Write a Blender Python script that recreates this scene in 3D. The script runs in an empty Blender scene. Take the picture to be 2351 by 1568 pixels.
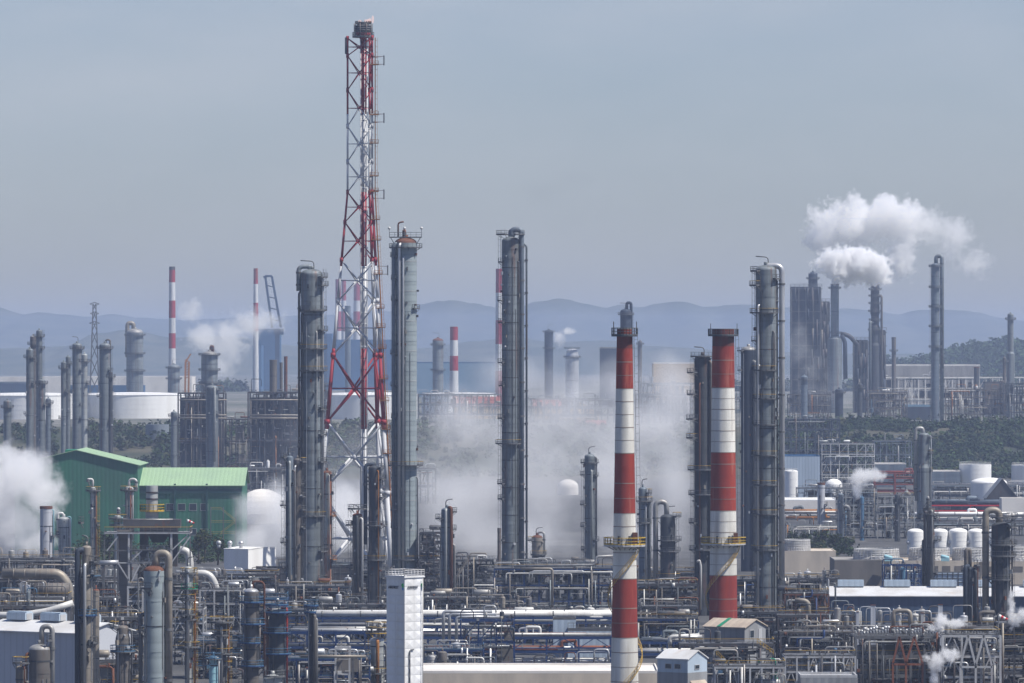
import bpy, math, random
from mathutils import Vector, noise
random.seed(7)
PI=math.pi; rad=math.radians
sc=bpy.context.scene
# ---------------------------------------------------------------- camera
# long lens on a hill terrace, level; 1 picture unit = 1/2351 of the frame width
F=13061.0; CX=1175.5; HY=803.6; H=70.0
cam_d=bpy.data.cameras.new('camera'); cam=bpy.data.objects.new('camera',cam_d)
sc.collection.objects.link(cam); sc.camera=cam
cam.location=(0,0,H); cam.rotation_euler=(PI/2,0,0)
cam_d.lens=200; cam_d.sensor_width=36; cam_d.shift_y=(HY-784)/2351
cam_d.clip_start=1; cam_d.clip_end=120000
# ---------------------------------------------------------------- sky and sun
SUN_EL=57; SUN_AZ=113      # azimuth clockwise from +Y
w=bpy.data.worlds.new('World'); sc.world=w; w.use_nodes=True
nt=w.node_tree; nt.nodes.clear()
def N(nt,t,**k):
    n=nt.nodes.new(t)
    for a,b in k.items():
        if a.startswith('i_'): n.inputs[a[2:].replace('_',' ')].default_value=b
        else: setattr(n,a,b)
    return n
sky=N(nt,'ShaderNodeTexSky',sky_type='NISHITA',sun_disc=False,sun_elevation=rad(SUN_EL),sun_rotation=rad(SUN_AZ),
      altitude=70,air_density=1.0,dust_density=.5,ozone_density=3.0)
tc=N(nt,'ShaderNodeTexCoord'); mp=N(nt,'ShaderNodeMapping'); mp.inputs['Scale'].default_value=(1,1,3.2)
nz=N(nt,'ShaderNodeTexNoise'); nz.inputs['Scale'].default_value=11; nz.inputs['Detail'].default_value=5; nz.inputs['Roughness'].default_value=.55
rp=N(nt,'ShaderNodeValToRGB'); rp.color_ramp.elements[0].position=.2; rp.color_ramp.elements[1].position=.95
sx=N(nt,'ShaderNodeSeparateXYZ'); mr=N(nt,'ShaderNodeMapRange'); mr.inputs['From Min'].default_value=.02; mr.inputs['From Max'].default_value=.075
mr.inputs['To Min'].default_value=.36; mr.inputs['To Max'].default_value=.85
mu=N(nt,'ShaderNodeMath',operation='MULTIPLY')
mix=N(nt,'ShaderNodeMixRGB'); mix.inputs['Color2'].default_value=(5.2,5.3,5.7,1)
tint=N(nt,'ShaderNodeMixRGB',blend_type='MULTIPLY'); tint.inputs['Fac'].default_value=1; tint.inputs['Color2'].default_value=(.625,.652,.815,1)
bg=N(nt,'ShaderNodeBackground'); bg.inputs['Strength'].default_value=.089
out=N(nt,'ShaderNodeOutputWorld')
L=nt.links.new
L(tc.outputs['Generated'],mp.inputs[0]); L(mp.outputs[0],nz.inputs['Vector']); L(nz.outputs['Fac'],rp.inputs[0])
L(tc.outputs['Generated'],sx.inputs[0]); L(sx.outputs['Z'],mr.inputs['Value'])
fd=N(nt,'ShaderNodeMapRange'); fd.inputs['From Min'].default_value=.09; fd.inputs['From Max'].default_value=.3; fd.inputs['To Min'].default_value=1; fd.inputs['To Max'].default_value=0
mu2=N(nt,'ShaderNodeMath',operation='MULTIPLY'); L(sx.outputs['Z'],fd.inputs['Value'])
L(rp.outputs[0],mu.inputs[0]); L(mr.outputs[0],mu.inputs[1]); L(mu.outputs[0],mu2.inputs[0]); L(fd.outputs[0],mu2.inputs[1]); L(mu2.outputs[0],mix.inputs['Fac'])
L(sky.outputs[0],tint.inputs['Color1']); L(tint.outputs[0],mix.inputs['Color1']); L(mix.outputs[0],bg.inputs[0]); L(bg.outputs[0],out.inputs[0])
sd=bpy.data.lights.new('sun','SUN'); sd.energy=4.9; sd.angle=rad(.5); sd.color=(1,.95,.87)
so=bpy.data.objects.new('sun',sd); sc.collection.objects.link(so)
sdir=Vector((math.sin(rad(SUN_AZ))*math.cos(rad(SUN_EL)),math.cos(rad(SUN_AZ))*math.cos(rad(SUN_EL)),math.sin(rad(SUN_EL))))
so.rotation_euler=sdir.to_track_quat('Z','Y').to_euler(); so.location=(300,-100,500)
sc.view_settings.view_transform='Standard'; sc.view_settings.look='None'; sc.view_settings.exposure=.4; sc.view_settings.gamma=1
cy=sc.cycles; cy.use_denoising=True; cy.max_bounces=10; cy.diffuse_bounces=2; cy.glossy_bounces=2; cy.volume_bounces=8
cy.transparent_max_bounces=16; cy.volume_step_rate=.35; cy.volume_max_steps=256; cy.sample_clamp_indirect=4
# ---------------------------------------------------------------- helpers
def X(px,D): return (px-CX)/F*D
def Z(py,D): return H+(HY-py)/F*D
def S(p,D): return p/F*D
MATS={}
def mat(n,c,rough=.6,metal=0,c2=None,amt=.0,scale=.6,stretch=.15,lo=.42,hi=.64,bump=0,spec=.22,panel=None,rustc=None,rust=0):
    m=bpy.data.materials.new(n); m.use_nodes=True; t=m.node_tree; b=t.nodes['Principled BSDF']
    b.inputs['Roughness'].default_value=rough; b.inputs['Metallic'].default_value=metal
    b.inputs['Specular IOR Level'].default_value=spec
    co=N(t,'ShaderNodeTexCoord'); src=None
    base=N(t,'ShaderNodeRGB'); base.outputs[0].default_value=(*c,1); cur=base.outputs[0]
    def layer(cur,col,am,sc_,st,lo,hi,seed):
        mp=N(t,'ShaderNodeMapping'); mp.inputs['Scale'].default_value=(sc_,sc_,sc_*st); mp.inputs['Location'].default_value=(seed,seed*2.3,seed)
        ns=N(t,'ShaderNodeTexNoise'); ns.inputs['Scale'].default_value=1; ns.inputs['Detail'].default_value=5; ns.inputs['Roughness'].default_value=.62
        r=N(t,'ShaderNodeMapRange'); r.inputs['From Min'].default_value=lo; r.inputs['From Max'].default_value=hi; r.inputs['To Max'].default_value=am
        mx=N(t,'ShaderNodeMixRGB'); mx.inputs['Color2'].default_value=(*col,1)
        t.links.new(co.outputs['Object'],mp.inputs[0]); t.links.new(mp.outputs[0],ns.inputs['Vector']); t.links.new(ns.outputs['Fac'],r.inputs[0])
        t.links.new(r.outputs[0],mx.inputs['Fac']); t.links.new(cur,mx.inputs['Color1']); return mx.outputs[0]
    if amt: cur=layer(cur,c2 or tuple(x*.5 for x in c),amt,scale,stretch,lo,hi,3.1)
    if rust: cur=layer(cur,rustc or (.16,.06,.03),rust,scale*1.7,stretch*.8,.56,.66,11.7)
    if panel:
        wv=N(t,'ShaderNodeTexWave',bands_direction=panel[1]); wv.inputs['Scale'].default_value=panel[0]
        mp=N(t,'ShaderNodeMapping'); t.links.new(co.outputs['Object'],mp.inputs[0]); t.links.new(mp.outputs[0],wv.inputs['Vector'])
        bp=N(t,'ShaderNodeBump'); bp.inputs['Strength'].default_value=.5; bp.inputs['Distance'].default_value=.06
        t.links.new(wv.outputs['Fac'],bp.inputs['Height']); t.links.new(bp.outputs[0],b.inputs['Normal'])
        r=N(t,'ShaderNodeMapRange'); r.inputs['From Min'].default_value=0;r.inputs['From Max'].default_value=.12; r.inputs['To Min'].default_value=.28; r.inputs['To Max'].default_value=0
        mx=N(t,'ShaderNodeMixRGB'); mx.inputs['Color2'].default_value=(*[x*.5 for x in c],1)
        t.links.new(wv.outputs['Fac'],r.inputs[0]); t.links.new(r.outputs[0],mx.inputs['Fac']); t.links.new(cur,mx.inputs['Color1']); cur=mx.outputs[0]
    t.links.new(cur,b.inputs['Base Color'])
    MATS[n]=m; return m
# steel, claddings and paints
mat('grey',(.205,.235,.255),.55,.2,(.12,.135,.14),.9,.4,.07,rust=.45,lo=.42,hi=.6,panel=(.11,'Z'))
mat('greylight',(.40,.42,.41),.5,.25,(.24,.25,.25),.6,.35,.08,rust=.2,panel=(.11,'Z'))
mat('greygreen',(.27,.315,.325),.5,.1,(.22,.26,.28),.5,.3,.06,panel=(.11,'Z'))
mat('greyblue',(.17,.205,.24),.55,.2,(.09,.115,.15),.7,.35,.08,rust=.2,panel=(.11,'Z'))
mat('dark',(.07,.078,.09),.65,.1,(.04,.045,.05),.7,.4,.1,rust=.35,panel=(.11,'Z'))
mat('darkblue',(.045,.06,.085),.65,.1,(.025,.03,.045),.6,.4,.1)
mat('beige',(.29,.26,.215),.5,.2,(.18,.165,.15),.7,.4,.1,rust=.3,panel=(.11,'Z'))
mat('beigedark',(.15,.137,.125),.6,.15,(.10,.095,.09),.7,.4,.1,rust=.3,panel=(.11,'Z'))
mat('alu',(.55,.56,.57),.4,.5,(.3,.31,.32),.6,.4,.3,rust=.12)
mat('aludull',(.34,.34,.33),.5,.35,(.17,.17,.17),.7,.5,.3,rust=.3)
mat('pipewhite',(.56,.56,.54),.45,.1,(.42,.41,.39),.6,.5,.3,rust=.2)
mat('rust',(.15,.065,.04),.8,.1,(.10,.045,.03),.8,.6,.15)
mat('rustlight',(.36,.40,.38),.6,.1,(.26,.09,.04),.95,.5,.05,lo=.5,hi=.58)
mat('rustorange',(.20,.07,.035),.8,0,(.16,.06,.04),.8,.6,.1)
mat('yellow',(.46,.29,.04),.5,0,(.28,.18,.04),.5,1,1)
mat('orange',(.34,.14,.035),.6,0,(.2,.09,.03),.5,1,1)
mat('blue',(.015,.042,.135),.5,0,(.012,.03,.08),.6,.6,.4)
mat('bluelight',(.07,.155,.25),.5,0,(.04,.08,.14),.5,.6,.4)
mat('cyan',(.30,.52,.58),.5,0,(.2,.36,.42),.5,.6,.4)
mat('red',(.34,.04,.03),.5,0,(.2,.03,.025),.5,.6,.4)
mat('firered',(.55,.03,.035),.4)
mat('safegreen',(.02,.22,.12),.5,0,(.02,.12,.07),.5,.6,.4)
mat('steel',(.14,.145,.15),.6,.2,(.06,.06,.065),.7,.6,.3,rust=.3)
mat('steelwhite',(.44,.45,.46),.55,.1,(.32,.31,.30),.6,.6,.3,rust=.3)
mat('rail',(.15,.155,.16),.6,.2,(.08,.08,.08),.6,1,1)
mat('railwhite',(.6,.6,.6),.6,0,(.3,.3,.3),.5,1,1)
mat('flred',(.30,.028,.04),.6,0,(.16,.03,.035),.6,.5,.1)
mat('flwhite',(.58,.59,.60),.6,0,(.32,.32,.33),.6,.5,.1)
mat('chred',(.27,.038,.021),.85,0,(.19,.026,.02),.9,.35,.12,rustc=(.44,.17,.12),rust=.4)
mat('chsoot',(.16,.03,.022),.8,0,(.07,.03,.025),.9,.4,.12)
mat('chwhite',(.70,.69,.64),.75,0,(.44,.43,.39),.75,.35,.10,rustc=(.34,.30,.25),rust=.4)
mat('chjoint',(.24,.20,.17),.8)
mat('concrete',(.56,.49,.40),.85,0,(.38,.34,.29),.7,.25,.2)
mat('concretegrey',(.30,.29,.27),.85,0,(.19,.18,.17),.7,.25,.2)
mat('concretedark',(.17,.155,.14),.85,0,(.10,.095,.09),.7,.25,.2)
mat('towerwhite',(.78,.79,.80),.5,0,(.58,.57,.54),.5,.35,.06,rustc=(.42,.30,.2),rust=.12)
mat('green',(.034,.15,.092),.65,0,(.045,.115,.085),.8,.12,.25,panel=(.22,'X'))
mat('yellowfull',(.58,.38,.04),.5,0,(.4,.26,.04),.4,1,1)
mat('greentrim',(.015,.06,.06),.5)
mat('greenroof',(.29,.42,.26),.6,0,(.24,.34,.24),.5,.1,.3,panel=(.22,'X'))
mat('bluewall',(.045,.075,.13),.55,0,(.03,.05,.09),.5,.1,.3,panel=(.2,'X'))
mat('whiteroof',(.58,.59,.60),.5,0,(.38,.36,.33),.6,.12,.3,rustc=(.45,.3,.18),rust=.2)
mat('shedwall',(.46,.48,.52),.55,0,(.36,.37,.40),.5,.12,.3,panel=(.2,'X'))
mat('greywall',(.27,.28,.29),.6,0,(.18,.18,.18),.6,.2,.2,panel=(.22,'X'))
mat('bluegreywall',(.40,.48,.56),.6,0,(.3,.36,.42),.5,.2,.2,panel=(.22,'X'))
mat('tanroof',(.42,.36,.29),.7,0,(.28,.23,.19),.7,.2,.4,panel=(.2,'X'))
mat('tank',(.80,.80,.78),.5,0,(.62,.61,.58),.5,.2,.1)
mat('tankgrey',(.20,.23,.26),.6,0,(.13,.15,.17),.5,.2,.1)
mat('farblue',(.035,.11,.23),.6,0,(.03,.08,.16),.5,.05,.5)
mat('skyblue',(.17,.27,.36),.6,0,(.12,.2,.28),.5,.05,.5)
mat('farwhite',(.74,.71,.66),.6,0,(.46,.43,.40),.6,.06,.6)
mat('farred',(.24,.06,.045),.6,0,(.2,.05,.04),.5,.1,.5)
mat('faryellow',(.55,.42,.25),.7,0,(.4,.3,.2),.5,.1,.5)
mat('glass',(.02,.03,.04),.15,0,spec=.6)
mat('dull',(.075,.075,.08),.75,.1,(.05,.05,.055),.8,.5,.5,rust=.4)
mat('leaf',(.038,.062,.024),.9,0,(.028,.045,.018),.8,.9,1,lo=.4,hi=.62)
mat('leafolive',(.06,.062,.028),.9,0,(.04,.05,.02),.8,.9,1,lo=.4,hi=.62)
mat('leafdeep',(.022,.038,.02),.9)
mat('leafbright',(.06,.10,.035),.9,0,(.03,.06,.02),.8,.6,1,lo=.4,hi=.62)
for _m in('leafdeep','leaf','leafolive','leafbright'): MATS[_m].node_tree.nodes['Principled BSDF'].inputs['Specular IOR Level'].default_value=.08
mat('bark',(.09,.07,.05),.9)
mat('yard',(.085,.085,.085),.9,0,(.045,.047,.05),.9,.05,1,lo=.35,hi=.65,rustc=(.17,.16,.15),rust=.4)
mat('earth',(.085,.08,.055),.95,0,(.035,.045,.028),.95,.012,1,lo=.42,hi=.58)
mat('plain',(.17,.165,.15),.95,0,(.08,.09,.07),.95,.004,1,lo=.42,hi=.58)
mat('hill',(.05,.065,.05),1,0,(.10,.105,.08),.8,.010,1,lo=.42,hi=.58)
mat('txtblack',(.05,.06,.08),.5); mat('txtgreen',(.02,.35,.08),.5); mat('txtblue',(.02,.15,.45),.5)

class MB:
    def __init__(s): s.v=[];s.f=[];s.mi=[];s.sm=[];s.ms=[]
    def _m(s,m):
        if m not in s.ms: s.ms.append(m)
        return s.ms.index(m)
    def face(s,idx,m,sm=False): s.f.append(idx); s.mi.append(s._m(m)); s.sm.append(sm)
    def poly(s,pts,m): b=len(s.v); s.v+=[tuple(p) for p in pts]; s.face(tuple(range(b,b+len(pts))),m)
    def box(s,cx,cy,cz,sx,sy,sz,m,rz=0):
        b=len(s.v); c,sn=math.cos(rz),math.sin(rz)
        for dz in(-.5,.5):
            for dx,dy in((-.5,-.5),(.5,-.5),(.5,.5),(-.5,.5)):
                x,y=dx*sx,dy*sy; s.v.append((cx+x*c-y*sn,cy+x*sn+y*c,cz+dz*sz))
        for q in((3,2,1,0),(4,5,6,7),(0,1,5,4),(1,2,6,5),(2,3,7,6),(3,0,4,7)): s.face(tuple(b+i for i in q),m)
        return s
    def beam(s,p,q,wd,m,h=None):
        p=Vector(p);q=Vector(q);d=q-p
        if d.length<1e-5: return s
        d.normalize(); u=d.cross(Vector((0,0,1)))
        if u.length<.05: u=Vector((1,0,0))
        u.normalize(); t=u.cross(d).normalized(); h=h or wd; b=len(s.v)
        for e in(p,q):
            for a,c in((-.5,-.5),(.5,-.5),(.5,.5),(-.5,.5)): s.v.append(tuple(e+u*a*wd+t*c*h))
        for q4 in((0,1,5,4),(1,2,6,5),(2,3,7,6),(3,0,4,7),(3,2,1,0),(4,5,6,7)): s.face(tuple(b+i for i in q4),m)
        return s
    def tube(s,path,r,m,n=8,caps=True):
        P=[Vector(p) for p in path]; b=len(s.v); u=None
        rs=r if isinstance(r,(list,tuple)) else [r]*len(P)
        for i,p in enumerate(P):
            d=(P[min(i+1,len(P)-1)]-P[max(i-1,0)]).normalized()
            if u is None:
                u=d.cross(Vector((0,0,1)))
                if u.length<.05: u=Vector((1,0,0))
            u=(u-d*u.dot(d)).normalized(); t=d.cross(u)
            for k in range(n):
                a=2*PI*k/n; s.v.append(tuple(p+(u*math.cos(a)+t*math.sin(a))*rs[i]))
        for i in range(len(P)-1):
            for k in range(n):
                k2=(k+1)%n; s.face((b+i*n+k,b+i*n+k2,b+(i+1)*n+k2,b+(i+1)*n+k),m,True)
        if caps:
            s.face(tuple(b+k for k in range(n))[::-1],m); e=b+(len(P)-1)*n; s.face(tuple(e+k for k in range(n)),m)
        return s
    def lathe(s,cx,cy,prof,m,n=24,mats=None):
        # prof (r,z); sharp corners get doubled rings
        for i in range(len(prof)-1):
            (r0,z0),(r1,z1)=prof[i],prof[i+1]; mm=mats[i] if mats else m; b=len(s.v)
            share=False
            for rr,zz in((r0,z0),(r1,z1)):
                for k in range(n):
                    a=2*PI*k/n; s.v.append((cx+rr*math.cos(a),cy+rr*math.sin(a),zz))
            for k in range(n):
                k2=(k+1)%n; s.face((b+k,b+k2,b+n+k2,b+n+k),mm,True)
        return s
    def ell(s,c,rx,ry,rz,m,n=12,k=7):
        b=len(s.v)
        for i in range(k+1):
            t=PI*i/k
            for j in range(n):
                a=2*PI*j/n; s.v.append((c[0]+rx*math.sin(t)*math.cos(a),c[1]+ry*math.sin(t)*math.sin(a),c[2]-rz*math.cos(t)))
        for i in range(k):
            for j in range(n):
                j2=(j+1)%n; s.face((b+i*n+j,b+i*n+j2,b+(i+1)*n+j2,b+(i+1)*n+j),m,True)
        return s
    def drum(s,p,q,r,m,n=12):   # horizontal or tilted vessel with dished ends
        p=Vector(p);q=Vector(q);d=(q-p).normalized(); e=.35*r
        return s.tube([p-d*e,p-d*e*.7,p,q,q+d*e*.7,q+d*e],[.25*r,.72*r,r,r,.72*r,.25*r],m,n)
    def arc(s,cx,cy,r0,r1,z,th,a0,a1,m):   # annular deck
        n=max(3,int(abs(a1-a0)/.35)); b=len(s.v)
        for i in range(n+1):
            a=a0+(a1-a0)*i/n; c,sn=math.cos(a),math.sin(a)
            for rr,zz in((r0,z-th),(r1,z-th),(r1,z),(r0,z)): s.v.append((cx+rr*c,cy+rr*sn,zz))
        for i in range(n):
            o=b+4*i
            for q in((0,1,5,4),(1,2,6,5),(2,3,7,6),(3,0,4,7)): s.face(tuple(o+j for j in q),m)
        s.face((b,b+1,b+2,b+3),m); o=b+4*n; s.face((o+3,o+2,o+1,o),m)
        return s
    def rails(s,pts,m,h=1.1,wd=.05,step=1.5,mids=2):
        for i in range(len(pts)-1):
            p=Vector(pts[i]);q=Vector(pts[i+1]); L_=(q-p).length
            for k in range(1,mids+1): z=Vector((0,0,h*k/mids)); s.beam(p+z,q+z,wd*(1.3 if k==mids else .9),m if k==mids or m!='yellow' else 'rail')
            g_='rail' if m=='yellow' else m; s.beam(p+Vector((0,0,.1)),q+Vector((0,0,.1)),wd*.6,g_,.2)  # yellow railings: lit top bar put into the colour, lower bars grey
            n=max(1,int(L_/step))
            for k in range(n+1): o=p+(q-p)*k/n; s.beam(o,o+Vector((0,0,h)),wd,g_)
        return s
    def arcrail(s,cx,cy,r,z,a0,a1,m,h=1.1,wd=.06,step=1.3):
        n=max(2,int(abs(a1-a0)*r/step)); pts=[(cx+r*math.cos(a0+(a1-a0)*i/n),cy+r*math.sin(a0+(a1-a0)*i/n),z) for i in range(n+1)]
        return s.rails(pts,m,h,wd,step*1.5)
    def ladder(s,p,q,m,wd=.55,cage=True,out=(0,-1)):
        p=Vector(p);q=Vector(q); o=Vector((out[0],out[1],0)); u=Vector((-o.y,o.x,0))*wd/2
        s.beam(p+u,q+u,.07,m); s.beam(p-u,q-u,.07,m); n=int((q-p).length/.6)
        for k in range(n): c=p+(q-p)*(k+.5)/n; s.beam(c+u,c-u,.04,m)
        if cage:
            n=int((q-p).length/1.6)
            for k in range(n):
                c=p+(q-p)*(k+.5)/n; s.beam(c+u,c+o*.7+u*1.1,.05,m); s.beam(c+o*.7+u*1.1,c+o*.7-u*1.1,.05,m); s.beam(c+o*.7-u*1.1,c-u,.05,m)
            for g in(-1,1): s.beam(p+o*.7+u*g,q+o*.7+u*g,.05,m)
        return s
def bend(path,r=1.2,k=4):
    P=[Vector(p) for p in path]; o=[P[0]]
    for i in range(1,len(P)-1):
        a=(P[i-1]-P[i]);b=(P[i+1]-P[i]); rr=min(r,a.length*.48,b.length*.48); a=a.normalized()*rr;b=b.normalized()*rr
        for j in range(k+1):
            t=j/k; o.append(P[i]+a*(1-t)**2+b*t**2)
    o.append(P[-1]); return o
def link(o): sc.collection.objects.link(o); return o
def obj(name,mb,parent=None,**tags):
    me=bpy.data.meshes.new(name); 
    if parent is not None:
        ox,oy,oz=parent.get('_o',(0,0,0)); 
        vs=[(x-ox,y-oy,z-oz) for x,y,z in mb.v]
    else: vs=mb.v
    me.from_pydata(vs,[],mb.f)
    for m in mb.ms: me.materials.append(MATS[m])
    me.polygons.foreach_set('material_index',mb.mi); me.polygons.foreach_set('use_smooth',mb.sm); me.update()
    o=link(bpy.data.objects.new(name,me))
    if parent is not None: o.parent=parent; o['_o']=parent.get('_o',(0,0,0))
    for k,v in tags.items(): o[k]=v
    return o
def thing(name,label,cat,x,y,z=0,group=None):
    # an Empty at the base of each thing
    o=link(bpy.data.objects.new(name,None)); o.location=(x,y,z); o.empty_display_size=1
    o['label']=label;o['category']=cat;o['kind']='thing';o['_o']=(x,y,z)
    if group:o['group']=group
    return o
def single(name,label,cat,mb,x,y,z=0,group=None):
    me=bpy.data.meshes.new(name); me.from_pydata([(a-x,b-y,c-z) for a,b,c in mb.v],[],mb.f)
    for m in mb.ms: me.materials.append(MATS[m])
    me.polygons.foreach_set('material_index',mb.mi); me.polygons.foreach_set('use_smooth',mb.sm); me.update()
    o=link(bpy.data.objects.new(name,me)); o.location=(x,y,z); o['label']=label;o['category']=cat;o['kind']='thing';o['_o']=(x,y,z)
    if group:o['group']=group
    return o
# ---------------------------------------------------------------- ground, plain and hills
def gz(x,y):      # height of the land
    if y<3080: return 0
    if y<3420: t=(y-3080)/340; return 24*(t*t*(3-2*t))
    return 24
def ground():
    mb=MB(); ys=[-600,0,600,1200,1800,2400,3000,3080]+[3080+34*i for i in range(1,11)]+[3600,4200,5200,6500,8000,10000,14000,25000,60000]
    xs=[-40000,-9000,-3000]+[-1500+150*i for i in range(21)]+[3000,9000,40000]
    for y in ys:
        for x in xs: mb.v.append((x,y,gz(x,y)+(noise.noise(Vector((x*.01,y*.01,0)))*3 if 3080<y<3420 else 0)))
    W=len(xs)
    for j in range(len(ys)-1):
        for i in range(W-1):
            mb.face((j*W+i,j*W+i+1,(j+1)*W+i+1,(j+1)*W+i),'yard' if ys[j]<3080 else 'earth' if ys[j]<3420 else 'plain',True)
    o=obj('ground',mb); o['kind']='structure'
ground()
def ridge(name,prof,D,depth,seed,m='hill'):
    mb=MB(); nx=260; ny=14; x0,x1=-400,2750
    def top(p):
        for a,b in zip(prof,prof[1:]):
            if a[0]<=p<=b[0]:
                t=(p-a[0])/(b[0]-a[0]); t=t*t*(3-2*t); return a[1]+(b[1]-a[1])*t
        return prof[-1][1]
    for j in range(ny+1):
        t=j/ny; y=D+(t-.45)*depth; env=math.sin(PI*t)**1.2
        for i in range(nx+1):
            p=x0+(x1-x0)*i/nx; hz=Z(top(p),D)-20
            nn=noise.fractal(Vector((p*.012+seed,t*3,seed)),1,2,5)*.16*(1-abs(t-.45)*.8)
            zz=20+hz*max(0,min(.9,env*(1+nn))) if t not in(0,1) else 18
            if j==int(ny*.45+.5): zz=20+hz*(1+.012*noise.noise(Vector((p*.09,seed,0)))+.010*noise.noise(Vector((p*.35,seed,0))))
            mb.v.append((X(p,D),y,zz))
    W=nx+1
    for j in range(ny):
        for i in range(nx): mb.face((j*W+i,j*W+i+1,(j+1)*W+i+1,(j+1)*W+i),m,True)
    o=obj(name,mb); o['kind']='structure'; return o
FARR=[(-400,700),(0,706),(60,722),(100,717),(150,722),(200,728),(260,722),(330,730),(420,735),(600,728),(700,725),(900,715),(960,700),(1010,692),(1040,690),(1090,697),(1130,705),(1180,712),(1230,692),(1290,686),(1340,697),(1390,708),(1420,700),(1470,705),(1510,697),(1560,693),(1620,705),(1700,700),(1800,705),(1930,708),(1990,712),(2060,722),(2100,712),(2200,713),(2240,718),(2290,730),(2351,737),(2750,730)]
NEARR=[(-400,800),(0,800),(150,795),(230,765),(300,757),(400,775),(520,772),(700,795),(960,800),(1100,783),(1180,772),(1260,785),(1400,782),(1500,795),(1700,806),(2000,812),(2351,812),(2750,800)]
ridge('hills',FARR,17500,4400,1.7); ridge('hills',NEARR,11500,2200,5.2)
# ---------------------------------------------------------------- builders
def A(s): return {'R':(-.9,.7),'L':(PI-.7,PI+.9),'F':(-PI+.25,-.25),'FR':(-PI*.75,.5),'FL':(-PI+.0-.5,-PI*.25),'O':(-PI,PI),'N':(-PI*.5-.5,-PI*.5+.5)}[s]
def platform(t,cx,cy,z,r,side,out=1.3,m='rail',deck='steel',nm='platform',h=1.1,wd=.06):
    a0,a1=A(side) if isinstance(side,str) else side
    mb=MB(); mb.arc(cx,cy,r*.98,r+out,z,.18,a0,a1,deck)
    n=max(2,int(abs(a1-a0)/.8))
    for i in range(n+1):
        a=a0+(a1-a0)*i/n; c,s=math.cos(a),math.sin(a); mb.beam((cx+r*c,cy+r*s,z-1.0),(cx+(r+out*.9)*c,cy+(r+out*.9)*s,z-.15),.1,deck)
    o=obj(nm,mb,t); rl=MB(); rl.arcrail(cx,cy,r+out-.05,z,a0,a1,m,h,wd)
    if abs(a1-a0)<2*PI-.1:
        for a in(a0,a1): c,s=math.cos(a),math.sin(a); rl.rails([(cx+r*c,cy+r*s,z),(cx+(r+out)*c,cy+(r+out)*s,z)],m,h,wd)
    obj('railing',rl,o); return o
def dome_prof(r,z0,k=.5,n=6): return [(r*math.cos(PI/2*i/n)+(.0 if i<n else .001),z0+r*k*math.sin(PI/2*i/n)) for i in range(n+1)]
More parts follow.
